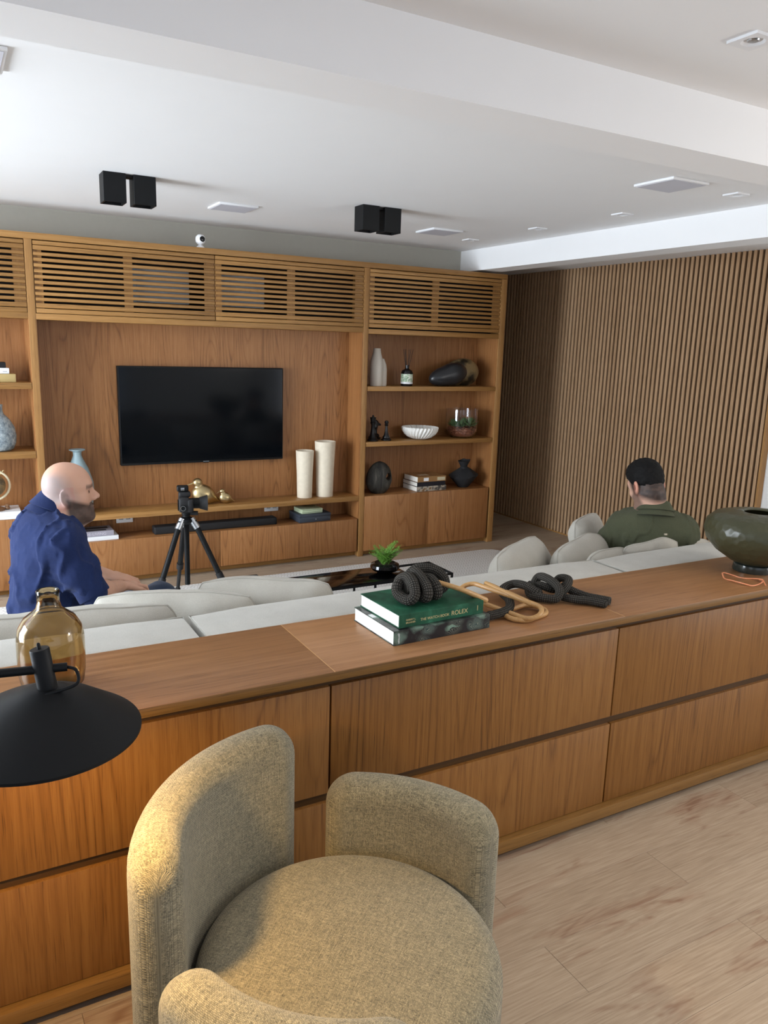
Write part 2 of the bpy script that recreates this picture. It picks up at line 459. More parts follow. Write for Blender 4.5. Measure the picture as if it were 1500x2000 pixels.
# ------------------------------------------------------------------ room shell
H = 2.51
XL, XR, YN, YW = -2.86, 5.06, -2.7, 5.82
def wbox(name, lo, hi, mat, parent=None, bev=0.0, segs=2):
    if parent is not None:
        l = parent.location; lo = [lo[i]-l[i] for i in range(3)]; hi = [hi[i]-l[i] for i in range(3)]
    return box(name, lo, hi, mat, parent, bev, segs)
def struct(name, lo, hi, mat, boxes=None):
    o = box(name, lo, hi, mat, boxes=boxes); o['kind'] = 'structure'; return o

fl = struct('floor', (XL-.1, YN-.1, -0.06), (XR+.3, 8.6, -0.012), MAT['black_matte'])
pw, plen = 0.183, 1.22
meshes = {}
row = 0
for k in range(-23, 36):
    y0 = 1.466+pw*k
    if y0 < -0.35 or y0 > 7.3: continue
    off = 2.016 if k % 2 == 0 else 1.404
    off += {2: 0.0, 3: 0.18, 5: -0.3}.get(k % 7, 0.0) if not -2 <= k <= 2 else 0
    i0 = math.floor((-0.55-off)/plen)
    x = off+i0*plen
    while x < XR:
        a, b = max(x, -0.9), min(x+plen, XR)
        # planks the camera cannot see (under furniture, outside the frame) are left out
        vis = not (y0 > 5.6 and b < 4.1) and not (y0 < 0.9 and b < 0.2)
        if b-a > 0.02 and vis:
            key = round(b-a, 3)
            if key not in meshes:
                bm = bmesh.new(); box_bm(bm, (-(b-a)/2+.0004, -pw/2+.0003, -.012), ((b-a)/2-.0004, pw/2-.0003, 0), 0.0005, 1)
                me = bpy.data.meshes.new('plank'); bm.to_mesh(me); bm.free(); me.materials.append(MAT['plank']); meshes[key] = me
            c = fl.location
            link('plank', meshes[key], fl, ((a+b)/2-c[0], y0+pw/2-c[1], -c[2]))
        x += plen

ce = struct('ceiling', (XL-.1, YN-.1, H), (XR+.3, 8.6, H+.1), MAT['ceil'])
struct('trim_1', (XL-.1, 1.865, 2.338), (XR+.3, 2.068, H), MAT['ceil'])          # beam across the room
struct('trim_2', (3.94, 2.068, 2.339), (4.15, 8.6, H), MAT['ceil'])             # beam towards the bookcase
struct('trim_3', (4.15, 2.068, 2.434), (XR, 8.6, H), MAT['ceil'])               # lowered strip over the slats
struct('wall_back', (XL-.1, YW, 0), (4.213, YW+.14, H), MAT['grey_wall'])
struct('wall_corridor', (4.213, 8.5, 0), (XR+.1, 8.6, H), MAT['slat_z'])
struct('wall_hall', (4.07, YW+.14, 0), (4.213, 8.6, H), MAT['grey_wall'])  # unseen wall, added to keep sky light out of the corridor
wr = struct('wall_right', (XR, .65, 0), (XR+.12, 8.6, H), MAT['white'], boxes=[((XR, YN, 0), (XR+.12, -1.85, H)), ((XR, -1.85, 0), (XR+.12, .65, .3)), ((XR, -1.85, 2.4), (XR+.12, .65, H))])
# slats, each one a part of the wall
sp = 0.0446
bm = bmesh.new(); box_bm(bm, (-.026, -.0126, 0.012), (0.0, .0126, 2.434), 0.0015, 1)
sme = bpy.data.meshes.new('slat'); bm.to_mesh(sme); bm.free(); sme.materials.append(MAT['slat_z'])
c = wr.location
ns = 0
y = 3.53
while y < 8.4 and ns < 110:
    link('slat', sme, wr, (5.04-c[0], y-c[1], -c[2])); y += sp; ns += 1
bk = box('slat_backing', (5.042-c[0], 3.505-c[1], -c[2]), (5.06-c[0], 8.4-c[1], 2.434-c[2]), MAT['dark_gap'], wr)
box('slat_end_trim', (5.012-c[0], 3.488-c[1], -c[2]), (5.06-c[0], 3.506-c[1], 2.434-c[2]), MAT['edge_z'], wr)
struct('baseboard_right', (5.012, 3.51, 0.0), (5.041, 8.4, 0.012), MAT['edge_x'])
# left wall with its big window, rear wall with its window (both outside the frame)
struct('wall_left', (XL-.12, .55, 0), (XL, 2.3, H), MAT['white'], boxes=[((XL-.12, YN, 0), (XL, -1.95, H)), ((XL-.12, -1.95, 0), (XL, .55, .3)), ((XL-.12, -1.95, 2.4), (XL, .55, H)), ((XL-.12, 5.3, 0), (XL, YW, H)), ((XL-.12, 2.3, 2.42), (XL, 5.3, H)), ((XL-.12, 2.3, 0), (XL, 5.3, .12))])
struct('wall_rear', (XL-.1, YN-.12, 0), (-0.85, YN, H), MAT['white'], boxes=[((2.7, YN-.12, 0), (XR+.1, YN, H)), ((-.85, YN-.12, 0), (2.7, YN, .4)), ((-.85, YN-.12, 2.42), (2.7, YN, H))])
def window(name, x0, y0, x1, y1, z0, z1, n):
    o = None; bxs = []
    for k in range(n+1):
        a = k/n; cx, cy = x0+(x1-x0)*a, y0+(y1-y0)*a
        bxs.append(((cx-.025, cy-.025, z0), (cx+.025, cy+.025, z1)))
    dx, dy = (.02, 0) if x0 == x1 else (0, .02)
    for z in (z0, z1): bxs.append(((x0-dx-.0, y0-dy, z-.03), (x1+dx, y1+dy, z+.03)))
    o = box(name, bxs[0][0], bxs[0][1], MAT['white_pl'], boxes=bxs[1:]); o['kind'] = 'structure'; return o
window('window_1', XL-.06, 2.32, XL-.06, 5.28, .15, 2.39, 4)
window('window_added_right', XR+.06, -1.83, XR+.06, .63, .33, 2.37, 2)  # invented window, frames the added fill from the right
window('window_added_left', XL-.06, -1.93, XL-.06, .53, .33, 2.37, 2)  # invented window, frames the added near fill from the left
window('window_2', -.83, YN-.06, 2.68, YN-.06, .43, 2.39, 3)

# ------------------------------------------------------------------ ceiling fittings
def downlight(x, y, label):
    t = thing('downlight', label, 'ceiling light', (x, y, H), group='recessed ceiling downlights')
    bm = bmesh.new(); N = 24; r = .031; hs = .046
    # square plate with a round hole, 6 mm proud of the ceiling
    inn = [bm.verts.new((r*math.cos(2*math.pi*i/N), r*math.sin(2*math.pi*i/N), -.007)) for i in range(N)]
    def sq(i):
        a = 2*math.pi*i/N; cx, cy = math.cos(a), math.sin(a); m = max(abs(cx), abs(cy)); return (hs*cx/m, hs*cy/m)
    out = [bm.verts.new((*sq(i), -.007)) for i in range(N)]; top = [bm.verts.new((*sq(i), 0)) for i in range(N)]
    for i in range(N):
        j = (i+1) % N
        bm.faces.new((inn[i], inn[j], out[j], out[i])); bm.faces.new((out[i], out[j], top[j], top[i]))
    bm_obj('frame', bm, MAT['white_pl'], t)
    lathe('reflector', [(.031, -.007), (.029, -.006), (.024, -.0015), (0, -.001)], MAT['white_pl'], t, segs=24)
    lathe('lamp_lens', [(.0, -.0055), (.014, -.005), (.016, -.002)], MAT['chrome'], t, segs=20)
downlight(3.59, 2.84, 'square recessed downlight beside the large square speaker at right, nearest of the row of four')
downlight(3.59, 3.62, 'square recessed downlight second nearest in the row of four along the white ceiling beam')
downlight(3.58, 4.38, 'square recessed downlight third nearest in the row of four along the white ceiling beam')
downlight(3.565, 5.147, 'square recessed downlight farthest in the row of four, close to the grey wall')
downlight(1.905, 1.51, 'square recessed downlight alone on the near ceiling in the top right corner')

def grille(x, y, label):
    t = thing('ceiling_speaker', label, 'speaker', (x, y, H), group='square ceiling speakers')
    box('frame', (-.123, -.123, -.012), (.123, .123, 0), MAT['white_pl'], t, .003)
    g = plain('speaker_grille', (206, 207, 216), 0.7, bump=0.3, bs=900)
    box('grille', (-.113, -.113, -.0135), (.113, .113, -.011), g, t)
grille(1.623, 4.915, 'square white speaker grille set in ceiling above the television, left of two')
grille(3.14, 4.925, 'square white speaker grille in ceiling above the right bookshelf, beyond the right spotlights')
grille(3.137, 2.858, 'square white speaker grille nearest at right, beside the big ceiling beam')
grille(0.103, 2.827, 'square white speaker grille cut by the left edge of the photo, near the beam')

def twin(x, label):
    t = thing('ceiling_spotlight', label, 'ceiling light', (x, 4.37, H), group='black twin cube spotlights')
    box('base_plate', (-.06, -.03, -.012), (.06, .03, 0), MAT['black_matte'], t)
    for s in (-1, 1):
        cx = s*.0745
        bm = bmesh.new()
        box_bm(bm, (-.0555, -.0555, -.142), (.0555, .0555, 0), 0.0015, 1)
        bmesh.ops.delete(bm, geom=[f for f in bm.faces if f.normal.z < -.9 and f.calc_area() > .003], context='FACES')
        # recessed opening below
        v = [bm.verts.new((a*.047, b*.047, z)) for z in (-.142, -.10) for a, b in ((-1, -1), (1, -1), (1, 1), (-1, 1))]
        o4 = [bm.verts.new((a*.054, b*.054, -.142)) for a, b in ((-1, -1), (1, -1), (1, 1), (-1, 1))]
        for i in range(4):
            j = (i+1) % 4
            bm.faces.new((o4[i], v[i], v[j], o4[j])); bm.faces.new((v[i], v[i+4], v[j+4], v[j]))
        bm.faces.new((v[4], v[5], v[6], v[7]))
        bm_obj('cube_shade', bm, MAT['black'], t, (cx, 0, 0))
        lathe('lamp_lens', [(.0, -.104), (.03, -.103), (.034, -.101)], MAT['chrome'], t, (cx, 0, 0), segs=20)
twin(0.887, 'black twin cube ceiling spotlight at left, above the louvred doors')
twin(2.345, 'black twin cube ceiling spotlight at right, left of the far speaker grille')

# ------------------------------------------------------------------ bookcase wall
YF = 5.503
def louvre(parent, x0, x1, z0, z1, splits):
    """door of full-width slats in front of dark-backed stiles"""
    lx, ly, lz = (x0+x1)/2, YF+.02, (z0+z1)/2
    d = bpy.data.objects.new('louvred_door', None); COL.objects.link(d); d.empty_display_size = .05; d.location = (lx, ly, lz)
    for a, b in ((x0, x0+.05), splits, (x1-.067, x1)): box('stile', (a-lx, -.001, z0-lz), (b-lx, .011, z1-lz), MAT['edge_z'], d)
    hw = (x1-x0)/2
    zz = [(z1-.0245, z1), (z1-.055, z1-.028), (z0, z0+.028), (z0+.032, z0+.060)]
    n = 9; pt = (2.220-1.897)/9.42
    for k in range(n): 
        top = 2.2065-pt*k
        zz.append((top-.0203, top))
    cache = {}
    for a, b in zz:
        key = round(b-a, 4)
        if key not in cache:
            bm = bmesh.new(); box_bm(bm, (-hw, -.010, -(b-a)/2), (hw, .010, (b-a)/2), 0.0035, 2)
            me = bpy.data.meshes.new('slat'); bm.to_mesh(me); bm.free(); me.materials.append(MAT['edge_x'])
            me.polygons.foreach_set('use_smooth', [True]*len(me.polygons)); me.set_sharp_from_angle(angle=.6)
            cache[key] = me
        link('slat', cache[key], d, (0, -.011, (a+b)/2-lz))
    return d
L0 = -0.83
tb = tag(wbox('cornice_board', (L0, YF, 2.281), (4.213, YW-.002, 2.32), MAT['edge_x'], None, .0015), 'long wooden top board running over the whole bookcase below the grey wall', 'board')

def side_bay(x0, x1, xo0, xo1, sh, label, zc, rail):
    """x0..x1 inside; xo0..xo1 outside of the two upright sides"""
    t = thing('shelf_unit', label, 'bookcase', ((x0+x1)/2, YF, 0))
    P = lambda n, lo, hi, m, b=.0012: wbox(n, lo, hi, MAT[m], t, b)
    P('side_panel', (xo0, YF, 0), (x0, YW-.004, 2.28), 'edge_z'); P('side_panel', (x1, YF, 0), (xo1, YW-.004, 2.28), 'edge_z')
    P('inner_lining', (x1-.004, YF+.012, zc), (x1+.001, YW-.02, rail[0]), 'wood_z', 0); P('inner_lining', (x0-.001, YF+.012, zc), (x0+.004, YW-.02, rail[0]), 'wood_z', 0)
    P('back_panel', (x0, YW-.022, 0), (x1, YW-.008, rail[1]), 'wood_z', 0)
    wbox('dark_backing', (x0, YF+.12, rail[1]), (x1, YF+.125, 2.28), MAT['dark_gap'], t)
    P('rail', (x0, YF, rail[0]), (x1, YW-.022, rail[1]), 'edge_x')
    for a, b in sh: P('shelf', (x0+.004, YF+.002, a), (x1-.004, YW-.022, b), 'edge_x')
    P('cabinet_top', (x0+.004, YF+.02, zc-.018), (x1-.004, YW-.022, zc), 'wood_x')
    mid = (x0+x1)/2 - .012
    P('cabinet_door', (x0+.003, YF, .042), (mid-.0015, YF+.02, zc), 'wood_z'); P('cabinet_door', (mid+.0015, YF, .042), (x1-.018, YF+.02, zc), 'wood_z')
    P('plinth', (x0, YF+.05, 0), (x1, YF+.07, .06), 'edge_x')
    return t
def add_louvre(t, x0, x1, splits):
    d = louvre(None, x0, x1, 1.838, 2.275, splits)
    d.parent = t; d.location = Vector(d.location)-t.location
rb = side_bay(2.898, 4.157, 2.853, 4.213, [(1.347, 1.383), (.905, .941)], 'right bookcase bay with open shelves, two cabinet doors and louvred top door', .499, (1.789, 1.827))
add_louvre(rb, 2.900, 4.153, (3.483, 3.544))
lb = side_bay(-.78, .480, L0, .525, [(1.362, 1.402), (.915, .961)], 'left bookcase bay cut by the photo edge, with globe and vase shelves', .518, (1.800, 1.838))
add_louvre(lb, -.776, .477, (-.19, -.13))
# television bay
tv = thing('tv_wall_unit', 'middle bookcase bay with television panel, floating bench shelf and drawers below', 'wall unit', (1.69, YF, 0))
P = lambda n, lo, hi, m, b=.0012: wbox(n, lo, hi, MAT[m], tv, b)
BY = 5.735
P('back_panel', (.525, BY, .06), (2.853, BY+.02, 1.80), 'wood_z', 0)
P('rail', (.525, YF, 1.797), (2.853, YW-.022, 1.835), 'edge_x')
wbox('dark_backing', (.526, YF+.20, 1.836), (2.852, YF+.205, 2.28), MAT['dark_gap'], tv)
P('inner_lining', (2.846, YF+.004, .32), (2.8535, BY, 1.797), 'wood_z', 0); P('inner_lining', (.5245, YF+.012, .32), (.530, BY, 1.797), 'wood_z', 0)
P('bench_shelf', (.530, YF, .469), (2.847, BY, .507), 'edge_x')
P('drawer_top', (.530, YF+.02, .298), (2.847, BY, .318), 'wood_x')
P('drawer', (.53, YF, .047), (1.6935, YF+.02, .318), 'wood_z'); P('drawer', (1.6965, YF, .047), (2.838, YF+.02, .318), 'wood_z')
P('plinth', (.53, YF+.06, 0), (2.85, YF+.08, .06), 'edge_x')
add_louvre(tv, .529, 1.682, (1.075, 1.131)); add_louvre(tv, 1.686, 2.850, (2.230, 2.289))
# cooling units seen through the slats
for nm, xa, xb, lab in (('air_conditioner', 1.165, 1.52, 'grey air conditioner behind the slats of the left louvred door'), ('air_conditioner', 1.70, 2.07, 'grey air conditioner behind the slats of the right louvred door')):
    t = thing(nm, lab, 'air conditioner', ((xa+xb)/2, YF+.11, 1.9385), group='air conditioners behind the louvres')
    g = MAT.setdefault('ac_grey', plain('ac_grey', (150, 154, 158), .5))
    hw = (xb-xa)/2
    box('casing', (-hw, -.045, 0), (hw, .085, .235), g, t, .006)
    for k in range(4): box('outlet_blade', (-hw+.015, -.052, .012+.014*k), (hw-.015, -.046, .018+.014*k), MAT['ac_grey'], t)
    box('stand', (-hw+.03, -.03, -.1015), (hw-.03, .07, 0), MAT['dark_gap'], t)

# television
t = thing('television', 'large black flat television on the wooden wall panel', 'television', (1.652, BY, 1.16))
hw, hh = .612, .3495
box('casing', (-hw, -.05, -hh), (hw, 0, hh), MAT['black'], t, .004)
box('screen', (-hw+.008, -.0515, -hh+.016), (hw-.008, -.049, hh-.008), MAT['screen'], t)
box('sensor', (-.02, -.0525, -hh-.003), (.02, -.03, -hh+.004), MAT['black'], t, .001)
box('brand_mark', (-.022, -.0520, -hh+.005), (.022, -.0512, -hh+.010), plain('tv_letter', (120, 124, 128), .4), t)

# security camera on the cornice
t = thing('security_camera', 'small round white security camera standing on top of bookcase', 'camera', (1.60, YF+.05, 2.32))
lathe('base', [(0, 0), (.03, 0), (.03, .004), (.022, .012), (.011, .022), (0, .024)], MAT['white_pl'], t)
lathe('head', [(0, -.036), (.018, -.032), (.031, -.018), (.034, 0), (.031, .018), (.018, .032), (0, .036)], MAT['white_pl'], t, (0, 0, .056), rot=(0, 0, 0))
lathe('lens', [(0, .004), (.010, .004), (.018, 0), (.019, -.004), (0, -.006)], MAT['black_gloss'], t, (.006, -.0315, .058), rot=(math.pi/2, 0, .15))

# ------------------------------------------------------------------ sideboard
sb = thing('sideboard', 'long low wooden sideboard with big drawers behind the sofa', 'sideboard', (2.0, 2.04, 0))
P = lambda n, lo, hi, m, b=.0012: wbox(n, lo, hi, MAT[m], sb, b)
seam = [-1.32, -.215, .889, 2.008, 3.115, 3.75]
tops = [-1.32, -.22, .885, 1.993, 3.10, 3.75]
SF = 1.861
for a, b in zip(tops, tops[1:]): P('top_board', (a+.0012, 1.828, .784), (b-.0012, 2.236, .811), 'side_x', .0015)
P('carcass', (-1.32, 1.90, .05), (3.75, 2.232, .784), 'groove', 0)
P('finger_groove', (-1.32, 1.875, .745), (3.75, 1.902, .7845), 'groove', 0)
P('finger_groove', (-1.32, 1.875, .37), (3.75, 1.902, .43), 'groove', 0)
for a, b in zip(seam, seam[1:]):
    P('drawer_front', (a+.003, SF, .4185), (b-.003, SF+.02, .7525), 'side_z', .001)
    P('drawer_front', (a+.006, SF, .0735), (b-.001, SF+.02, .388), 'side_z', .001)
P('bottom_rail', (-1.32, 1.834, .030), (3.75, 1.90, .0715), 'side_e')
P('plinth', (-1.30, 1.866, 0), (3.73, 1.90, .030), 'groove', 0)
# pale joint lines where the top boards meet
ln = plain('joint_line', (206, 160, 108), .5)
for x in tops[1:-1]: wbox('joint_line', (x-.0012, 1.8285, .8), (x+.0012, 2.236, .8108), ln, sb)
P('edge_band', (-1.32, 1.8265, .7845), (3.75, 1.8285, .8095), 'side_e', .0006)

# ------------------------------------------------------------------ sofa and cushions
MAT['sofa'] = fabric('pale_linen', (172, 169, 160), (206, 203, 195), bump=.12, sheen=.1)
MAT['cush'] = fabric('cushion_linen', (168, 163, 152), (202, 198, 188), bump=.15, sheen=.1)
MAT['seam'] = plain('seam_piping', (182, 178, 168), .9)
sofa = thing('sofa', 'long pale linen sofa standing against the back of the sideboard', 'sofa', (1.6, 2.9, 0))
def soft(name, lo, hi, mat, parent, rad=.04, crown=.012, nx=18, ny=10):
    """upholstered block with rounded edges and a slightly crowned top"""
    bm = bmesh.new(); c = [(lo[i]+hi[i])/2 for i in range(3)]
    box_bm(bm, [lo[i]-c[i] for i in range(3)], [hi[i]-c[i] for i in range(3)], 0)
    bmesh.ops.subdivide_edges(bm, edges=bm.edges[:], cuts=9, use_grid_fill=True)
    h = [(hi[i]-lo[i])/2 for i in range(3)]
    for v in bm.verts:
        q = [abs(v.co[i])-(h[i]-rad) for i in range(3)]
        d = Vector([max(x, 0) for x in q]); L = d.length
        if L > rad:
            d *= rad/L
            for i in range(3):
                if q[i] > 0: v.co[i] = math.copysign(h[i]-rad+d[i], v.co[i])
        u, w_ = v.co.x/h[0], v.co.y/h[1]
        if v.co.z > h[2]-rad*1.01: v.co.z += crown*(1-u*u)*(1-w_*w_)+.003*(mnoise.noise(Vector((v.co.x*4+lo[0], v.co.y*6, 1))))
    l = parent.location
    return bm_obj(name, bm, mat, parent, [c[i]-l[i] for i in range(3)], smooth=True, angle=60)
mods = [(-1.28, .650), (.660, 2.497), (2.507, 4.40)]
for a, b in mods:
    bkr = soft('backrest', (a, 2.252, .12), (b, 2.535, .787), MAT['sofa'], sofa, .028, .016)
    c = bkr.location
    hx, hy = (b-a)/2-.006, .135
    zt = .787-(.12+.787)/2-.012
    pts = [(-hx, -hy, zt), (-hx, hy, zt), (hx, hy, zt), (hx, -hy, zt)]
    tube('piping', [Vector(p)*1 for p in pts], .0035, MAT['seam'], bkr, 6, closed=True)
    soft('seat_cushion', (a, 2.54, .24), (b, 3.28, .43), MAT['sofa'], sofa, .05, .012)
    wbox('base', (a+.02, 2.30, .04), (b-.02, 3.25, .25), MAT['sofa'], sofa, .01)

def pillow_mesh(wd, hg, th, seed, N=30):
    """square cushion: two puffed panels meeting in a piped seam; returns (mesh, seam path)"""
    random.seed(seed); V = []; F = []
    off = Vector((seed*3.1, seed*1.7, 0))
    def P(i, j, s):
        u, v = math.sin((-1+2*i/N)*math.pi/2), math.sin((-1+2*j/N)*math.pi/2)
        e = max(0.0, (1-abs(u)**3.2))*max(0.0, (1-abs(v)**3.2))
        z = s*th/2*e**.5
        x, y = u*wd/2*math.sqrt(1-.22*v*v*abs(v)), v*hg/2*math.sqrt(1-.22*u*u*abs(u))
        k = min(1, e*2.5)
        wr = mnoise.noise(Vector((x*7, y*7, s*3))+off)*.014*k+mnoise.noise(Vector((x*22, y*16, s*5))+off)*.007*k
        wr += .010*abs(mnoise.noise(Vector((x*13, y*5, s*9))+off))*k
        return Vector((x+.006*mnoise.noise(Vector((y*9, x*3, seed))), y+.010*mnoise.noise(Vector((x*7, 3, seed))), z+wr*s+(.012*mnoise.noise(Vector((x*6, y*6, seed)))))) 
    idx = {}
    for s in (1, -1):
        for i in range(N+1):
            for j in range(N+1):
                bd = i in (0, N) or j in (0, N)
                if bd and s == -1: idx[(i, j, s)] = idx[(i, j, 1)]; continue
                idx[(i, j, s)] = len(V); V.append(P(i, j, s))
        for i in range(N):
            for j in range(N):
                f = [idx[(i, j, s)], idx[(i+1, j, s)], idx[(i+1, j+1, s)], idx[(i, j+1, s)]]
                F.append(f if s == 1 else f[::-1])
    path = [V[idx[(i, 0, 1)]] for i in range(N)]+[V[idx[(N, j, 1)]] for j in range(N)]+[V[idx[(i, N, 1)]] for i in range(N, 0, -1)]+[V[idx[(0, j, 1)]] for j in range(N, 0, -1)]
    return V, F, path

def cushion(label, loc, xdir, lean, wd, hg, th, seed, group):
    """upright cushion: xdir = direction (degrees) of its width, lean = tilt of its face from upright"""
    t = thing('cushion', label, 'cushion', loc, group=group, rot=(math.radians(90-lean), 0, math.radians(xdir)))
    V, F, path = pillow_mesh(wd, hg, th, seed)
    me = mesh_from('cover', V, F, True, MAT['cush']); link('cover', me, t)
    tube('piping', path, .004, MAT['seam'], t, 6, closed=True)
    return t
g1 = 'back cushions along the left part of the sofa'
cushion('white back cushion nearest the amber vase, its rounded right end over the sofa gap', (.26, 2.665, .625), -3, -12, .80, .39, .23, 1, g1)
cushion('white back cushion between seated man in blue and the amber vase, second in the row', (.70, 2.84, .605), -22, -12, .62, .35, .19, 2, g1)
cushion('white back cushion in front of the coffee table, right end of the left row', (1.07, 2.86, .605), -27, -12, .56, .35, .20, 3, g1)
cushion('white cushion cut by the left photo edge, behind the amber vase', (-.47, 2.70, .625), 2, -12, .62, .39, .22, 8, g1)
g2 = 'loose cushions in the right part of the sofa'
cushion('pale grey cushion standing on its edge, leftmost of the right hand cushions', (2.38, 2.84, .61), 31, 14, .60, .37, .18, 4, g2)
cushion('pale grey cushion standing on its edge, between the leftmost one and the man in green', (2.74, 2.80, .61), 24, 14, .60, .37, .18, 5, g2)
cushion('whiter cushion whose top shows behind the one left of the man in green', (3.02, 3.09, .705), 25, 8, .36, .24, .12, 6, g2)
cushion('small crumpled grey cushion at the left elbow of the man in green', (2.66, 2.605, .615), 10, -8, .32, .37, .12, 7, g2)
cushion('grey cushion directly behind the back of the man in green, larger of two', (2.93, 2.580, .625), -2, -4, .38, .39, .085, 9, g2)
cushion('low grey cushion behind the right elbow of the man in green', (3.24, 2.580, .61), -2, -4, .24, .37, .08, 10, g2)

# ------------------------------------------------------------------ rug
def rug_mat():
    t = NT('woven_wool_rug'); o = t.obj(); sp_ = t.n('ShaderNodeSeparateXYZ'); t.put(sp_.inputs[0], o)
    x, y = sp_.outputs[0], sp_.outputs[1]
    rw = t.m('DIVIDE', y, .03); fr = t.m('FLOOR', rw); ph = t.m('SUBTRACT', rw, fr)
    odd = t.m('MODULO', t.m('ABSOLUTE', fr), 2.0); sg = t.m('SUBTRACT', t.m('MULTIPLY', odd, 2.0), 1.0)
    sk = t.m('ADD', t.m('DIVIDE', x, .024), t.m('MULTIPLY', t.m('MULTIPLY', ph, sg), .9))
    a = t.m('ABSOLUTE', t.m('SINE', t.m('MULTIPLY', sk, math.pi)))
    b = t.m('POWER', t.m('ABSOLUTE', t.m('SINE', t.m('MULTIPLY', ph, math.pi))), .6)
    h = t.m('MULTIPLY', t.m('POWER', a, .7), b)
    h = t.m('ADD', h, t.m('MULTIPLY', t.noise(o, 260, 2), .25))
    col = t.ramp(h, [(0.05, lin(168, 166, 160)), (0.35, lin(222, 221, 217)), (0.9, lin(240, 240, 238))])
    t.bump(h, .5, .006)
    return t.set(col, .95, spec=.1)
def rounded_rect(x0, y0, x1, y1, r, n=8):
    out = []
    for cx, cy, a0 in ((x1-r, y1-r, 0), (x0+r, y1-r, 90), (x0+r, y0+r, 180), (x1-r, y0+r, 270)):
        for k in range(n+1):
            a = math.radians(a0+90*k/n); out.append((cx+r*math.cos(a), cy+r*math.sin(a)))
    return out
def plate(name, outline, z0, z1, mat, parent=None, bev=0.0, loc=(0, 0, 0)):
    bm = bmesh.new(); a = [bm.verts.new((x, y, z0)) for x, y in outline]; b = [bm.verts.new((x, y, z1)) for x, y in outline]
    top = bm.faces.new(b); bm.faces.new(a[::-1]); n = len(a)
    for i in range(n): bm.faces.new((a[i], a[(i+1) % n], b[(i+1) % n], b[i]))
    if bev: bmesh.ops.bevel(bm, geom=list(top.edges), offset=bev, segments=3, affect='EDGES', profile=.5)
    return bm_obj(name, bm, mat, parent, loc, smooth=bool(bev))
rug = plate('rug', rounded_rect(-2.3, -.95, 2.3, .98, .12), 0, .014, rug_mat(), None, .006, (1.76, 4.27, .0))
tag(rug, 'large white woven rug with braided texture under the coffee table and tripod', 'rug')

# ------------------------------------------------------------------ coffee table
ct = thing('coffee_table', 'low black coffee table with glossy top and open frame at its right end', 'coffee table', (1.85, 4.03, .014))
lx = lambda x: x-1.85
box('tabletop', (lx(1.20), -.135, .300), (lx(2.414), .145, .316), MAT['black_gloss'], ct, .002)
fr_ = [((1.20, 2.693), (-.135,)), ]
for y in (-.135, .139): box('rail', (lx(1.20), y-.006, .296), (lx(2.693), y+.006, .308), MAT['black'], ct, .001)
for x in (1.206, 2.420, 2.687): box('cross_bar', (lx(x)-.006, -.135, .296), (lx(x)+.006, .139, .308), MAT['black'], ct, .001)
for x in (1.206, 2.14, 2.687):
    for y in (-.135, .139): box('leg', (lx(x)-.006, y-.006, 0), (lx(x)+.006, y+.006, .298), MAT['black'], ct, .001)
# black boxed book on it
t = thing('boxed_book', 'black box with thin white label frame on left end of coffee table', 'box', (1.385, 4.035, .330), rz=.0)
box('case', (-.125, -.105, 0), (.105, .105, .055), MAT['black_matte'], t, .002)
ink = plain('white_ink', (225, 225, 225), .6)
for a, b in (((-.075, -.075), (.06, -.070)), ((-.075, .07), (.06, .075)), ((-.075, -.075), (-.070, .075)), ((.055, -.075), (.06, .075))):
    box('label_line', (a[0], a[1], .0551), (b[0], b[1], .0558), ink, t)
box('label_block', (-.022, -.055, .0551), (-.004, .05, .0557), ink, t)
for k in range(2): box('label_line', (.008+.012*k, -.05, .0551), (.012+.012*k, .04, .0555), plain('grey_ink', (90, 90, 90), .6), t)

# black bowl with fern
pot = thing('potted_fern', 'bright green fern in squat glossy black bowl on coffee table', 'plant', (2.295, 4.06, .331))
lathe('bowl', [(0, 0), (.045, 0), (.05, .004), (.078, .012), (.092, .03), (.088, .048), (.066, .058), (.064, .055), (.05, .045), (0, .042)], MAT['black_gloss'], pot)
lathe('soil', [(0, .050), (.05, .050), (.064, .053)], plain('soil', (46, 34, 24), .95, bump=.8), pot)
leafm = plain('fern_leaf', (102, 150, 56), .5, var=.3, vs=60, **{'Subsurface Weight': 0.0})
random.seed(11)
for k in range(44):
    ang = random.uniform(0, 2*math.pi); ln_ = random.uniform(.075, .14); out = random.uniform(.25, .8)
    if k < 4: ang = random.uniform(-.4, .5); ln_ = .155; out = .25
    bm = bmesh.new(); base = Vector((random.uniform(-.028, .028), random.uniform(-.028, .028), .05)); d = Vector((math.cos(ang)*out, math.sin(ang)*out, 1)).normalized()
    p = base.copy(); pts = []
    for i in range(13):
        pts.append(p.copy()); p = p+d*(ln_/12); d = (d+Vector((math.cos(ang)*.05, math.sin(ang)*.05, -.045))).normalized()
    tube_bm(bm, pts, lambda t_: .0012*(1-t_*.7), 4)
    for i in range(2, 13):
        dv = (pts[min(i+1, 12)]-pts[i-1]).normalized(); sd = dv.cross(Vector((0, 0, 1))).normalized(); wl = .015*math.sin(math.pi*(i/13)**.8)+.006
        for s in (-1, 1):
            for q in (0, .5):
                b0 = pts[i]-dv*(ln_/12)*q; tip = b0+sd*s*wl*random.uniform(.75, 1.1)+dv*.008+Vector((0, 0, random.uniform(-.004, .009)))
                nrm = Vector((0, 0, .0016)); m1 = b0.lerp(tip, .5)+dv*.0020; m2 = b0.lerp(tip, .5)-dv*.0020
                vs = [bm.verts.new(x) for x in (b0, m1+nrm, tip, m2+nrm)]; bm.faces.new(vs)
    bm_obj('frond', bm, leafm, pot)

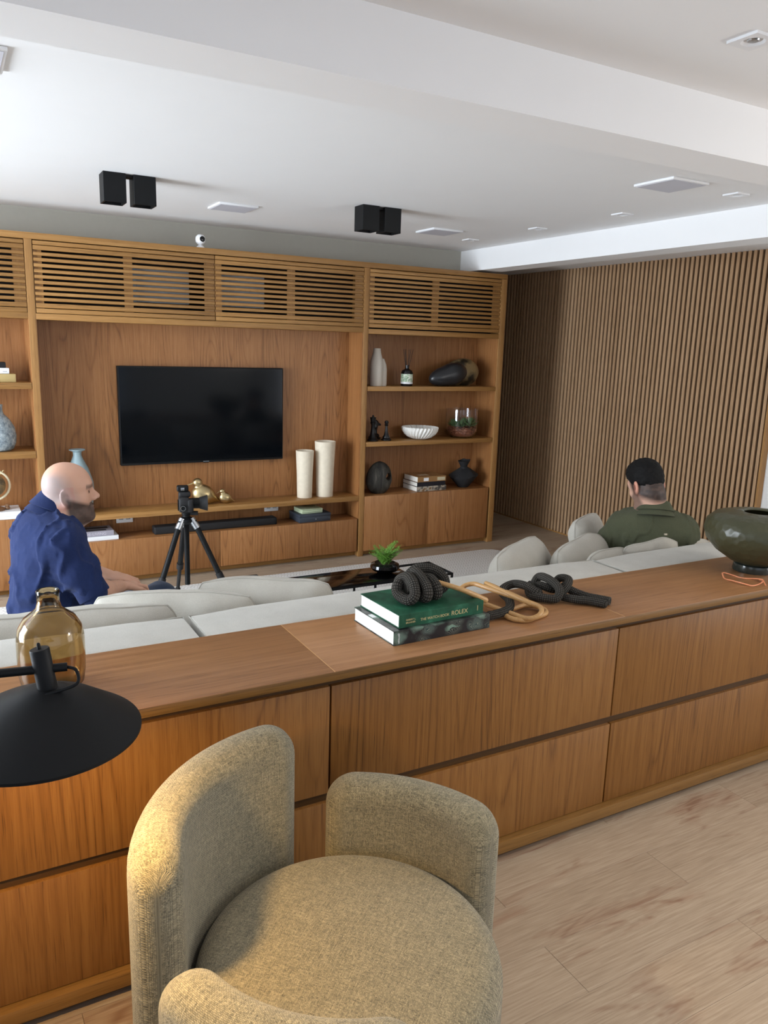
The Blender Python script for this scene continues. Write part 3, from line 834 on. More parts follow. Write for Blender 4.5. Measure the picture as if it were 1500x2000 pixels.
# ------------------------------------------------------------------ tripod and camera
TX, TY = 1.182, 4.50; AZ = .645
tri = thing('tripod', 'black tripod with silver leg clamps standing on the rug', 'tripod', (TX, TY, .014))
lathe('centre_column', [(0, AZ-.40), (.016, AZ-.40), (.016, AZ+.05), (0, AZ+.05)], MAT['black'], tri, segs=16)
lathe('crown', [(0, AZ-.025), (.03, AZ-.025), (.045, AZ-.01), (.045, AZ+.005), (.028, AZ+.016), (0, AZ+.018)], MAT['black'], tri, segs=20)
for ang in (88, 208, 328):
    a = math.radians(ang); d = Vector((math.cos(a), math.sin(a), 0)); spread = .335
    top = d*.045+Vector((0, 0, AZ-.005)); foot = d*spread+Vector((0, 0, .012))
    leg = tube('leg', [top, top.lerp(foot, .55)], .0165, MAT['black'], tri, 12)
    tube('leg_section', [top.lerp(foot, .52), foot], .0115, MAT['black_matte'], leg, 10)
    tube('leg_clamp', [top.lerp(foot, .50), top.lerp(foot, .56)], .021, MAT['black_matte'], leg, 12)
    tube('leg_clamp', [top.lerp(foot, .80), top.lerp(foot, .85)], .016, MAT['black_matte'], leg, 12)
    tube('leg_hinge', [d*.03+Vector((0, 0, AZ+.008)), top.lerp(foot, .07)], .021, MAT['chrome'], leg, 10)
    tube('foot', [top.lerp(foot, .97), foot-Vector((0, 0, .006))], .014, MAT['black_matte'], leg, 10)
lathe('head_stem', [(0, AZ+.018), (.022, AZ+.018), (.022, AZ+.03), (.027, AZ+.034), (.027, AZ+.046), (0, AZ+.047)], MAT['black'], tri, segs=20)
tube('pan_knob', [(.02, -.01, AZ+.040), (.065, -.02, AZ+.038)], .013, MAT['black_matte'], tri, 12)
box('mount_plate', (-.03, -.03, AZ+.044), (.03, .03, AZ+.054), MAT['black_matte'], tri, .002)
cm = thing('photo_camera', 'black photo camera with hooded lens mounted on the tripod', 'camera', (TX, TY, .014+AZ+.0545), rz=-.22); cm.scale = (.92, .92, .92)
box('body', (-.045, -.07, 0), (.02, .07, .095), MAT['black_matte'], cm, .012, 3)
box('grip', (.005, -.072, .0), (.045, -.03, .085), MAT['black_matte'], cm, .012, 3)
box('prism_housing', (-.045, -.03, .09), (.03, .03, .125), MAT['black_matte'], cm, .012, 3)
lathe('lens_barrel', [(0, 0), (.032, 0), (.034, .02), (.034, .07), (.03, .07), (0, .068)], MAT['black'], cm, (.018, .0, .047), rot=(0, math.pi/2, 0), segs=28)
lathe('lens_hood', [(.034, 0), (.037, 0), (.052, .05), (.049, .05), (.034, .004)], MAT['black_matte'], cm, (.085, 0, .047), rot=(0, math.pi/2, 0), segs=28)
lathe('front_glass', [(0, .006), (.018, .004), (.03, 0)], MAT['black_gloss'], cm, (.088, 0, .047), rot=(0, math.pi/2, 0), segs=24)
box('flash_trigger', (-.055, -.022, .126), (.018, .022, .165), MAT['black'], cm, .010, 3)
box('trigger_panel', (-.03, -.0225, .134), (-.008, -.0215, .152), MAT['chrome'], cm, .0005)
lathe('side_dial', [(0, .010), (.017, .009), (.020, 0)], MAT['black'], cm, (-.02, -.070, .03), rot=(math.pi/2, 0, 0), segs=24)
lathe('dial_ring', [(.013, .0105), (.017, .0098), (.016, .0125), (.013, .0125)], MAT['chrome'], cm, (-.02, -.070, .03), rot=(math.pi/2, 0, 0), segs=24)
box('screen_flap', (-.052, -.055, .01), (-.046, .03, .07), MAT['black_gloss'], cm, .002)

# ------------------------------------------------------------------ barrel armchair
CX, CY = .660, 1.265
MAT['weave'] = fabric('tweed_weave', (74, 70, 55), (166, 156, 127), pitch=.0028, attr='fab', bump=.55, rndness=.55, sheen=.2)
MAT['weave_seat'] = fabric('tweed_weave_seat', (76, 71, 55), (168, 156, 126), pitch=.0026, attr='fab', bump=.55, rndness=.55, sheen=.2)
chair = thing('armchair', 'round barrel armchair in beige olive tweed in front of the sideboard', 'armchair', (CX, CY, 0))
def shell(name, a0, a1, R, ht, z0, ztop, rad):
    """curved upholstered panel between two angles; ztop(q) its height, q = 0..1 along it"""
    a0, a1 = math.radians(a0), math.radians(a1); am = (a0+a1)/2; hl = R*(a1-a0)/2
    zm = max(ztop(q/10) for q in range(11))
    s = Sdf()
    def f(P):
        th = np.arctan2(P[..., 1], P[..., 0])-am; th = (th+np.pi) % (2*np.pi)-np.pi
        r = np.sqrt(P[..., 0]**2+P[..., 1]**2); sl = th*R; q = np.clip((sl/hl+1)/2, 0, 1)
        zt = ztop(q); zc = (zt+z0)/2; hz = (zt-z0)/2
        # outline rounded in the (s, z) sheet, then rolled over the thickness
        big = .075
        qx = np.abs(sl)-(hl-big); qz = np.abs(P[..., 2]-zc)-(hz-big)
        d2 = np.sqrt(np.maximum(qx, 0)**2+np.maximum(qz, 0)**2)+np.minimum(np.maximum(qx, qz), 0)-big
        w1 = np.abs(r-R)-(ht-rad); w2 = d2+rad
        return np.sqrt(np.maximum(w1, 0)**2+np.maximum(w2, 0)**2)+np.minimum(np.maximum(w1, w2), 0)-rad
    s.add(f, np.array([-R-ht, -R-ht, z0]), np.array([R+ht, R+ht, zm]), .01, 'u')
    me, V = s.mesh(name, .009, MAT['weave'], 3)
    th = np.arctan2(V[:, 1], V[:, 0])-am; th = (th+np.pi) % (2*np.pi)-np.pi; r = np.hypot(V[:, 0], V[:, 1])
    zc = ztop(np.clip((th*R/hl+1)/2, 0, 1))-ht; dr = r-R
    ph = np.arctan2(np.maximum(V[:, 2]-zc, 0), -dr)
    v = np.where(V[:, 2] < zc, np.where(dr < 0, V[:, 2]-zc, math.pi*ht+zc-V[:, 2]), ph*ht)
    we = np.clip((np.abs(th*R)-(hl-.045))/.04, 0, 1)
    set_attr(me, 'fab', np.stack([th*R+np.sign(th)*we*np.abs(dr), v, 0*v], 1))
    return link(name, me, chair)
shell('backrest', 86, 174, .388, .054, .04, lambda q: .785-.03*q**2, .048)
shell('armrest', 4, 73, .382, .052, .04, lambda q: .632-.008*q, .047)
shell('armrest', 189, 262, .385, .052, .04, lambda q: .632-.0*q, .047)
s = Sdf()
def fseat(P):
    r = np.sqrt(P[..., 0]**2+P[..., 1]**2); R_, z0, z1, rd = .324, .10, .462, .055
    z1 = z1+.018*(1-np.clip(r/R_, 0, 1)**2)
    a = r-(R_-rd); b = np.abs(P[..., 2]-(z0+z1)/2)-((z1-z0)/2-rd)
    return np.sqrt(np.maximum(a, 0)**2+np.maximum(b, 0)**2)+np.minimum(np.maximum(a, b), 0)-rd
s.add(fseat, np.array([-.325, -.325, .1]), np.array([.325, .325, .48]), .01, 'u')
me, V = s.mesh('seat', .010, MAT['weave_seat'], 3)
a45 = math.radians(40); r = np.hypot(V[:, 0], V[:, 1]); f_ = np.where(V[:, 2] < .40, 1+(.40-V[:, 2])/.312, 1.0)
set_attr(me, 'fab', np.stack([(V[:, 0]*math.cos(a45)+V[:, 1]*math.sin(a45))*f_, (-V[:, 0]*math.sin(a45)+V[:, 1]*math.cos(a45))*f_, 0*r], 1))
link('seat', me, chair)
lathe('base', [(0, 0), (.24, 0), (.245, .02), (.24, .05), (0, .11)], MAT['black_matte'], chair)

# ------------------------------------------------------------------ black reading lamp
LO = Vector((.089, 1.317, 1.058)); tilt = Matrix.Rotation(math.radians(1.5), 3, fwd)
nrm = (tilt @ Vector((0, 0, 1))).normalized(); q_ = nrm.to_track_quat('Z', 'Y')
lamp = thing('floor_lamp', 'black reading lamp with wide conical metal shade over the armchair', 'lamp', (-.62, 1.42, 0))
LL = lamp.location
er = q_.to_euler(); rel = LO-LL
RR = .165
shd = lathe('shade', [(RR, -.006), (RR+.0012, -.005), (RR+.0012, .0), (RR-.012, .008), (.09, .046), (.045, .066), (.03, .074), (.0, .078), (.0, .074), (.03, .070), (.045, .062), (.09, .042), (RR-.013, .004), (RR-.002, -.006)], MAT['black'], lamp, rel, er, segs=96)
inner = lathe('bulb', [(0, .028), (.022, .034), (.030, .048), (.022, .060), (0, .064)], None, shd, segs=24)
t = NT('warm_bulb'); t.b.inputs['Emission Color'].default_value = (1, .62, .28, 1); t.b.inputs['Emission Strength'].default_value = 6.0; t.set((1, .8, .5, 1), .4)
inner.data.materials.append(t.mat)
for v in shd.data.vertices:      # the cone leans: its tip sits off the rim's centre
    k = max(0, v.co.z)*.26; dv = q_.inverted() @ Vector((rgt.x, rgt.y, 0)).normalized(); v.co += dv*k
tip = rel+nrm*.076+Vector((rgt.x, rgt.y, 0)).normalized()*.0198
sdir = (nrm-Vector((rgt.x, rgt.y, 0)).normalized()*.17).normalized(); sq = sdir.to_track_quat('Z', 'Y').to_euler()
stem = lathe('stem', [(0, -.006), (.0155, -.004), (.0155, .066), (.0145, .0675), (0, .0675)], MAT['black'], lamp, tip, sq, segs=28)
lathe('screw', [(.003, .067), (.003, .076), (.0015, .078), (0, .078)], MAT['black'], stem, segs=12)
# arm and pole stand off to the left
hub = tip+sdir*.032
pole_top = Vector((0, 0, hub.z+.06))
tube('arm', [hub+(hub-Vector((0, 0, hub.z+.004))).normalized()*.036, Vector((0, 0, hub.z+.004))], .0072, MAT['black'], lamp, 14)
lathe('pole', [(.011, .02), (.011, pole_top.z), (0, pole_top.z+.004)], MAT['black'], lamp, segs=18)
lathe('base', [(0, 0), (.15, 0), (.15, .014), (.145, .018), (0, .02)], MAT['black'], lamp, segs=48)
e1 = hub+(hub-Vector((0, 0, hub.z))).normalized()*.034
tube('cord', spline([e1, e1+Vector((.014, -.012, -.004)), e1+Vector((.012, -.02, -.025)), hub+Vector((.0, -.026, -.035)), hub+Vector((-.004, -.030, -.045))], 8), .0028, MAT['black'], lamp, 8)
lathe('cord_grommet', [(0, 0), (.004, 0), (.004, .006), (0, .007)], MAT['black'], lamp, hub+Vector((-.004, -.030, -.049)), segs=12)
ld = bpy.data.lights.new('lamp_glow', 'SPOT'); ld.energy = 35; ld.color = (1, .64, .25); ld.spot_size = math.radians(150); ld.spot_blend = .55; ld.shadow_soft_size = .03
lo = bpy.data.objects.new('lamp_glow', ld); COL.objects.link(lo); lo.parent = shd; lo.location = (0, 0, .018)

# ------------------------------------------------------------------ on the sideboard
ZT = .811
def glass(name, rgb, rough=0.0, dens=0.0):
    t = NT(name); t.set(lin(*rgb), rough, **{'Transmission Weight': 1.0, 'IOR': 1.45})
    if dens:
        v = t.n('ShaderNodeVolumeAbsorption'); v.inputs['Color'].default_value = lin(*rgb); v.inputs['Density'].default_value = dens
        t.t.links.new(v.outputs[0], t.out.inputs['Volume'])
        t.b.inputs['Base Color'].default_value = (1, 1, 1, 1)
    return t.mat
amber = glass('amber_glass', (206, 184, 142), 0.0)
prof = [(0, 0), (.04, 0), (.064, .006), (.076, .02), (.080, .05), (.0815, .10), (.081, .14), (.076, .168), (.062, .192), (.042, .208), (.031, .218), (.027, .232), (.0265, .252), (.028, .262), (.026, .265), (.0225, .262), (.0225, .235), (.027, .221), (.04, .204), (.058, .188), (.0715, .166), (.0765, .14), (.077, .10), (.0755, .05), (.071, .023), (.06, .011), (.04, .007), (0, .006)]
t = lathe('vase', prof, amber, None, (.183, 2.04, ZT), segs=72, angle=60)
tag(t, 'transparent amber brown glass bottle vase on left end of the sideboard', 'vase')

def hammered():
    t = NT('dark_green_glass'); o = t.obj()
    vo = t.n('ShaderNodeTexVoronoi', feature='SMOOTH_F1'); vo.inputs['Scale'].default_value = 36; vo.inputs['Smoothness'].default_value = .25
    t.put(vo.inputs['Vector'], o)
    t.bump(vo.outputs['Distance'], .6, .006)
    t.set(lin(80, 80, 56), .34, spec=.5); t.b.inputs['Transmission Weight'].default_value = .35; t.b.inputs['Coat Weight'].default_value = .0
    return t.mat
gv = thing('vase', 'squat dark green hammered glass vase at right end of the sideboard', 'vase', (2.955, 2.035, ZT))
lathe('body', [(.055, .03), (.10, .045), (.16, .085), (.20, .13), (.213, .17), (.205, .21), (.175, .238), (.12, .252), (.075, .256), (.065, .254), (.062, .250), (.115, .246), (.17, .232), (.198, .208), (.205, .17), (.192, .132), (.153, .09), (.095, .05), (0, .04)], hammered(), gv, segs=80, angle=60)
lathe('foot_ring', [(0, 0), (.080, 0), (.082, .006), (.078, .03), (.06, .040), (0, .042)], plain('dark_foot', (40, 44, 40), .15), gv, segs=60)
org = plain('orange_band', (232, 150, 108), .45)
pts = [(2.747, 2.020), (2.775, 2.042), (2.797, 2.010), (2.806, 1.972), (2.835, 1.930), (2.842, 1.905), (2.800, 1.888), (2.745, 1.882), (2.718, 1.905), (2.718, 1.955), (2.728, 1.995)]
ob = tube('band', [p-Vector((2.78, 1.95, 0)) for p in spline([(x, y, .0035+.004*math.sin(i*1.7)) for i, (x, y) in enumerate(pts)], 8, True)], .0028, org, None, 8, True, (2.78, 1.95, ZT))
tag(ob, 'thin loop of orange cord lying on the sideboard by the green vase', 'cord loop')
tube('knot_tail', [Vector(p)-Vector((2.78, 1.95, 0)) for p in ((2.838, 1.918, .004), (2.822, 1.89, .012), (2.79, 1.855, .004))], .0024, org, ob, 8)

# two big books
def book(name, label, loc, rz, wd, dp, th, cover, group=None, spine='front', pages=None, boards=.0028, over=.003):
    """spine along local x at y = 0 (front); fore-edge at y = dp"""
    t = thing(name, label, 'book', loc, rz, group)
    box('page_block', (over, .004, boards), (wd-over, dp-over, th-boards), pages or MAT['paper'], t)
    bm = bmesh.new()
    box_bm(bm, (0, 0, 0), (wd, dp, boards), .0008, 1); box_bm(bm, (0, 0, th-boards), (wd, dp, th), .0008, 1); box_bm(bm, (0, -.0012, .0004), (wd, boards, th-.0004), .0008, 1)
    bm_obj('cover', bm, cover, t, smooth=True)
    return t
def velvet():
    t = NT('green_velvet_cover'); o = t.obj(); n = t.noise(o, 14, 4, .6, .6)
    col = t.ramp(n, [(0.35, lin(18, 62, 42)), (0.62, lin(34, 92, 66)), (0.8, lin(60, 118, 92))]); return t.set(col, .6, spec=.3)
def floral():
    t = NT('dark_floral_cover'); o = t.obj()
    vo = t.n('ShaderNodeTexVoronoi'); vo.inputs['Scale'].default_value = 22; dn = t.n('ShaderNodeTexNoise'); dn.inputs['Scale'].default_value = 30; t.put(dn.inputs['Vector'], o)
    t.put(vo.inputs['Vector'], t.vm('ADD', t.vm('MULTIPLY', o, (.75, 1, 1.2)), t.vm('MULTIPLY', dn.outputs['Color'], (.035, .035, .035))))
    d = vo.outputs['Distance']; rg = t.m('SINE', t.m('MULTIPLY', d, 90.0))
    c = t.ramp(t.n('ShaderNodeSeparateColor').outputs[0], [(0, (0, 0, 0, 1)), (1, (1, 1, 1, 1))])
    sep = t.n('ShaderNodeSeparateColor'); t.put(sep.inputs[0], vo.outputs['Color'])
    base = t.ramp(sep.outputs[0], [(0.1, lin(30, 36, 40)), (0.5, lin(52, 74, 74)), (0.85, lin(116, 150, 134))])
    body = t.ramp(d, [(0.25, (1, 1, 1, 1)), (0.62, (0, 0, 0, 1))])
    col = t.mix(body, lin(26, 26, 30), base)
    col = t.mix(t.m('MULTIPLY', t.m('MULTIPLY', t.m('GREATER_THAN', rg, .55), body), .4), col, lin(176, 182, 160))
    return t.set(col, .35)
B2 = book('book', 'thick dark floral book at the bottom of the pair on sideboard', (1.125, 1.922, ZT), .03, .366, .252, .047, floral())
B1 = book('book', 'green velvet watch book lying on top of the floral book', (1.150, 1.936, ZT+.0472), .045, .325, .238, .043, velvet())
gold = plain('gold_print', (206, 186, 134), .4)
X90 = (math.pi/2, 0, 0)
text('title_lettering', 'ROLEX', .021, gold, B1, (.196, -.0014, .0125), X90, .0002, 'LEFT', 1.0)
text('title_lettering', 'THE WATCH BOOK', .0125, gold, B1, (.078, -.0014, .0135), X90, .0002, 'LEFT', .98)
text('title_lettering', 'GISBERT L.', .0078, gold, B1, (.024, -.0014, .0215), X90, .0002)
text('title_lettering', 'BRUNNER', .0078, gold, B1, (.024, -.0014, .0125), X90, .0002)
box('publisher_mark', (.300, -.0016, .013), (.302, -.0012, .030), gold, B1)
text('title_lettering', 'teNeues', .0085, MAT['white_pl'], B2, (.020, -.0014, .006), (math.pi/2, -math.pi/2, 0), .0002)
lathe('publisher_mark', [(.002, 0), (.003, 0), (.003, .0004), (.002, .0004)], MAT['white_pl'], B2, (.0165, -.0013, .036), rot=X90, segs=16)
box('price_sticker', (.003, .135, .0471), (.018, .165, .0473), MAT['white_pl'], B2)

# knitted knot with wooden handle
def knit():
    t = NT('charcoal_knit'); uv = t.n('ShaderNodeUVMap').outputs[0]
    sp_ = t.n('ShaderNodeSeparateXYZ'); t.put(sp_.inputs[0], uv)
    a = t.m('SINE', t.m('MULTIPLY', sp_.outputs[0], 2*math.pi/.0062)); b = t.m('SINE', t.m('MULTIPLY', sp_.outputs[1], 2*math.pi/.0075))
    h = t.m('MULTIPLY', t.m('MULTIPLY_ADD', a, .5, .5), t.m('MULTIPLY_ADD', b, .5, .5))
    col = t.ramp(h, [(0.05, lin(46, 44, 40)), (0.6, lin(96, 92, 86))]); t.bump(h, .9, .003)
    return t.set(col, .95, spec=.1)
KN = knit()
def lightwood():
    return wood('pale_turned_wood', 'X', (150, 104, 56), (190, 146, 92), (214, 176, 122), rough=.35, sc_=2.0, rings=.3)
LW = lightwood()
zb = ZT+.0905
K = thing('knot_ornament', 'charcoal knitted rope knot with wooden handle lying on the green book', 'ornament', (1.275, 2.045, zb))
r_ = .0172
# rows of coils at the front, a loop arching over them to the right
k1 = [(-.058, .012, .050), (-.066, -.005, .028), (-.052, -.042, .018), (-.036, -.050, .034), (-.030, -.030, .062), (-.026, .010, .072), (-.034, .045, .050), (-.020, .050, .022), (-.004, -.010, .018), (.000, -.056, .024), (.003, -.056, .048), (.004, -.022, .070), (.010, .025, .078), (.022, .055, .056), (.034, .045, .026), (.040, -.010, .0175), (.040, -.050, .026), (.038, -.050, .050), (.034, -.016, .066), (.012, .020, .052), (-.02, .035, .036)]
tube('knot', [v*1.08 for v in spline(k1, 10, True)], r_, KN, K, 18, True, uv=True)
k2 = [(-.01, .05, .022), (.0, .056, .060), (.03, .050, .086), (.075, .035, .086), (.108, .015, .062), (.108, .0, .034), (.075, .0, .018)]
tube('knot', [(-.045, .0, .044), (0, 0, .046), (.03, 0, .044)], .026, KN, K, 16, uv=True)
tube('knot_loop', spline(k2, 12), r_, KN, K, 18, uv=True)
hp = spline([(.062, -.014, .058), (.130, -.052, .036), (.190, -.056, .008), (.240, -.058, -.018)], 8)
tube('handle', hp, lambda q: .0078+.0022*q-.002*(q > .97), LW, K, 14)

CH = thing('chain_ornament', 'three pale wooden chain links lying on the sideboard beside the books', 'ornament', (1.63, 2.03, ZT))
def linkpath(L, W_, n=14):
    out = []
    for k in range(n+1):
        a = -math.pi/2+math.pi*k/n; out.append((L/2-W_/2+W_/2*math.cos(a), W_/2*math.sin(a), 0))
    for k in range(n+1):
        a = math.pi/2+math.pi*k/n; out.append((-L/2+W_/2+W_/2*math.cos(a), W_/2*math.sin(a), 0))
    return out
for loc, rz, rx, ry, L, W_ in (((-.005, .03, .036), -1.32, .38, 0.03, .34, .078), ((.068, .050, .040), -1.48, -.42, .04, .25, .078), ((.045, -.055, .0115), .25, .05, 0, .17, .095)):
    tube('link', linkpath(L, W_), 0.0086, LW, CH, 12, True, loc, (rx, ry, rz))

RP = thing('rope_ornament', 'long charcoal knitted rope tied in loose knots beyond the wooden links', 'ornament', (1.87, 2.07, ZT))
def rp(pts): return [Vector((x-1.87, y-2.07, z)) for x, y, z in pts]
tube('rope', spline(rp([(1.50, 1.985, .018), (1.56, 1.985, .020), (1.62, 2.00, .024), (1.67, 2.06, .03), (1.70, 2.14, .032), (1.75, 2.19, .030), (1.79, 2.185, .040), (1.80, 2.13, .046), (1.82, 2.09, .030), (1.85, 2.12, .02), (1.87, 2.17, .025), (1.90, 2.18, .055), (1.895, 2.12, .064), (1.885, 2.05, .05), (1.86, 2.03, .022), (1.82, 2.06, .02), (1.81, 2.12, .02), (1.85, 2.17, .046)]), 8), lambda q: .0155*min(1, min(q, 1-q)*26+.30), KN, RP, 16, uv=True)
tube('rope', spline(rp([(1.86, 2.15, .045), (1.90, 2.10, .030), (1.95, 2.15, .022), (1.985, 2.16, .045), (1.975, 2.10, .058), (1.93, 2.06, .045), (1.895, 2.05, .022), (1.92, 2.00, .019), (1.96, 1.97, .018), (1.985, 1.935, .0165), (1.992, 1.915, .0165)]), 8), lambda q: .0150*min(1, min(q, 1-q)*22+.30), KN, RP, 16, uv=True)
tube('rope', spline(rp([(1.93, 2.09, .05), (1.955, 2.05, .03), (1.985, 2.01, .018), (2.015, 1.965, .0165), (2.03, 1.935, .0165)]), 8), lambda q: .0150*min(1, min(q, 1-q)*22+.30), KN, RP, 16, uv=True)

# ------------------------------------------------------------------ things on the right bay shelves
S1, S2, S3 = 1.3835, .9415, .4995
ceram = plain('chalk_ceramic', (206, 198, 186), .75, bump=.2, bs=120)
t = thing('bottle_vase', 'chalk white twin bottle vase on top shelf of the right bay', 'vase', (3.03, 5.60, S1))
lathe('tall_bottle', [(0, 0), (.05, 0), (.054, .01), (.055, .15), (.052, .19), (.034, .26), (.029, .295), (.025, .297), (.022, .29), (0, .28)], ceram, t)
lathe('short_bottle', [(0, 0), (.040, 0), (.042, .01), (.042, .13), (.036, .17), (.018, .215), (.014, .217), (0, .21)], ceram, t, (.052, .008, 0))
t = thing('reed_diffuser', 'dark glass reed diffuser with floral label on top shelf', 'diffuser', (3.315, 5.60, S1))
dk = plain('dark_bottle', (14, 14, 15), .1)
lathe('bottle', [(0, 0), (.046, 0), (.049, .006), (.049, .105), (.042, .125), (.02, .138), (.016, .142), (.016, .168), (.013, .168), (.01, .15), (0, .14)], dk, t)
def leaflabel():
    t = NT('botanical_label'); o = t.obj(); n = t.noise(o, 40, 3, .6, 1.5)
    col = t.ramp(n, [(0.38, lin(222, 226, 214)), (0.5, lin(186, 204, 176)), (0.6, lin(96, 132, 98)), (0.7, lin(214, 220, 206))]); return t.set(col, .5)
lathe('label', [(.0495, .018), (.0497, .018), (.0497, .098), (.0495, .098)], leaflabel(), t)
lathe('label_band', [(.0499, .018), (.0501, .018), (.0501, .034), (.0499, .034)], MAT['white_pl'], t)
for dx, dy in ((-.040, .0), (-.015, .02), (.008, -.01), (.035, .01), (.046, -.008), (.0, .03)):
    tube('reed', [(dx*.1, dy*.1, .10), (dx, dy, .295)], .0018, MAT['black_matte'], t, 6)
# pebble sculpture
def stone(name, mat, spec, h, loc, label, cat, noise=.004):
    s = Sdf()
    for q in spec: s.ell(*q)
    s.post.append(lambda P, D: D+noise*(vnoise(P, 22)-.5))
    me, V = s.mesh(name, h, mat, 2)
    o = link(name, me, None, loc); tag(o, label, cat); return o
dark_st = plain('black_stone', (34, 35, 38), .32, var=.2, vs=30)
def bronze():
    t = NT('bronze_stone'); o = t.obj(); n = t.noise(o, 9, 3)
    return t.set(t.ramp(n, [(0.4, lin(40, 36, 28)), (0.56, lin(136, 116, 80))]), .38, spec=.5)
ry = lambda a: np.array(Matrix.Rotation(math.radians(a), 3, 'Y'))
stone('pebble_sculpture', dark_st, [((0, 0, 0), (.183, .085, .082), ry(-13), .03), ((.06, 0, .012), (.10, .08, .082), ry(-13), .05)], .008, (3.70, 5.575, S1+.0925), 'smooth black stone pebble in front on top shelf of the right bay', 'sculpture', .002)
stone('pebble_sculpture', bronze(), [((0, 0, 0), (.17, .075, .112), ry(-6), .03), ((.05, 0, -.005), (.12, .075, .105), ry(0), .05)], .008, (3.905, 5.69, S1+.114), 'bronze toned pebble behind the black one on the top shelf', 'sculpture', .002)
# chess pieces
chess = plain('black_chess', (14, 15, 17), .35)
def chessbase(t, sc=1.0):
    return [(0, 0), (.044*sc, 0), (.045*sc, .012*sc), (.034*sc, .022*sc), (.036*sc, .03*sc), (.024*sc, .045*sc)]
t = thing('chess_piece', 'black chess queen figure, tallest of the chess pieces on middle shelf', 'figurine', (2.995, 5.57, S2), group='black chess pieces')
lathe('body', chessbase(t)+[(.017, .08), (.014, .13), (.024, .150), (.018, .155), (.024, .185), (.026, .192), (0, .192)], chess, t, segs=28)
lathe('crown', [(0, .190), (.012, .192), (.008, .200), (.006, .210), (0, .212)], chess, t, segs=16)
t = thing('chess_piece', 'black chess knight with horse head, between queen and pawn', 'figurine', (3.082, 5.685, S2), group='black chess pieces')
lathe('body', chessbase(t), chess, t, segs=28)
s = Sdf(); s.cone((-.01, 0, .04), (-.005, 0, .105), .024, .018, .02, sq=((0, 1, 0), .8)); s.cone((-.005, 0, .105), (.0, 0, .14), .019, .016, .02); s.cone((0, 0, .138), (.042, 0, .118), .016, .009, .02); s.cone((-.006, .008, .15), (-.008, .010, .166), .005, .002, .008); s.cone((-.006, -.008, .15), (-.008, -.010, .166), .005, .002, .008)
me, V = s.mesh('head', .004, chess, 2); link('head', me, t)
t = thing('chess_piece', 'black chess pawn with round top, right of the chess pieces', 'figurine', (3.127, 5.58, S2), group='black chess pieces')
lathe('body', [(0, 0), (.040, 0), (.041, .011), (.03, .02), (.031, .028), (.02, .045), (.013, .075), (.010, .118), (.019, .126), (.012, .130), (.010, .134)], chess, t, segs=28)
lathe('head', [(0, .130), (.012, .133), (.018, .147), (.012, .161), (0, .165)], chess, t, segs=20)
# fluted bowl
fb = thing('fluted_bowl', 'white fluted ceramic bowl on the middle shelf', 'bowl', (3.462, 5.60, S2))
bm = bmesh.new(); N = 192; nf = 30
pr = [(0, .004), (.045, .0), (.06, .003), (.098, .018), (.128, .042), (.147, .070), (.153, .098), (.148, .103), (.138, .094), (.124, .060), (.09, .034), (.05, .018), (0, .014)]
rings = []
for (r, z) in pr:
    if r == 0: rings.append([bm.verts.new((0, 0, z))]); continue
    amp = .014*min(1, max(0, (r-.05)/.05)); 
    rings.append([bm.verts.new(((r+amp*(abs(math.sin(nf*math.pi*i/N))-.6))*math.cos(2*math.pi*i/N+z*2.2), (r+amp*(abs(math.sin(nf*math.pi*i/N))-.6))*math.sin(2*math.pi*i/N+z*2.2), z)) for i in range(N)])
for a, b in zip(rings, rings[1:]):
    for i in range(N):
        j = (i+1) % N
        if len(a) == 1: bm.faces.new((a[0], b[j], b[i]))
        elif len(b) == 1: bm.faces.new((a[i], a[j], b[0]))
        else: bm.faces.new((a[i], a[j], b[j], b[i]))
bmesh.ops.recalc_face_normals(bm, faces=bm.faces)
bm_obj('bowl', bm, plain('white_ceramic', (238, 236, 230), .45, var=.02), fb, smooth=True, angle=50)
# terrarium
te = thing('terrarium', 'round glass terrarium with succulents on red bark, middle shelf', 'terrarium', (3.90, 5.62, S2))
lathe('glass_jar', [(0, 0), (.08, 0), (.118, .02), (.138, .07), (.142, .15), (.140, .245), (.137, .245), (.139, .15), (.134, .07), (.114, .024), (.08, .006), (0, .006)], glass('clear_glass', (255, 255, 255)), te, segs=64, angle=60)
bark = plain('bark_chips', (150, 88, 64), .9, var=.5, vs=90, bump=1.0, bs=110)
lathe('bark', [(0, .008), (.08, .009), (.108, .026), (.124, .06), (.125, .078), (.08, .086), (0, .09)], bark, te, segs=40)
bm = bmesh.new(); random.seed(21)
for k in range(420):
    a = random.uniform(0, 2*math.pi); zz = random.uniform(.02, .088); rm = min(.129, .080+.9*(zz-.008)) if zz < .06 else .129
    rr = rm if zz < .08 else random.uniform(.02, .125)
    mt_ = Matrix.Translation((rr*math.cos(a), rr*math.sin(a), zz+(.004 if zz >= .08 else 0))) @ Euler((random.uniform(-.5, .5), random.uniform(-.5, .5), a+math.pi/2+random.uniform(-.5, .5))).to_matrix().to_4x4() @ Matrix.Diagonal((random.uniform(.012, .024), .004, random.uniform(.006, .012), 1))
    bmesh.ops.create_cube(bm, size=1, matrix=mt_)
def chips():
    t = NT('bark_chip'); g_ = t.n('ShaderNodeNewGeometry'); return t.set(t.ramp(g_.outputs['Random Per Island'], [(0, lin(92, 50, 36)), (.5, lin(150, 88, 62)), (1, lin(186, 128, 96))]), .9)
o = bm_obj('bark_chips', bm, chips(), te); o['kind'] = 'stuff'
succ = plain('succulent_leaf', (84, 122, 70), .5, var=.35, vs=50)
random.seed(5)
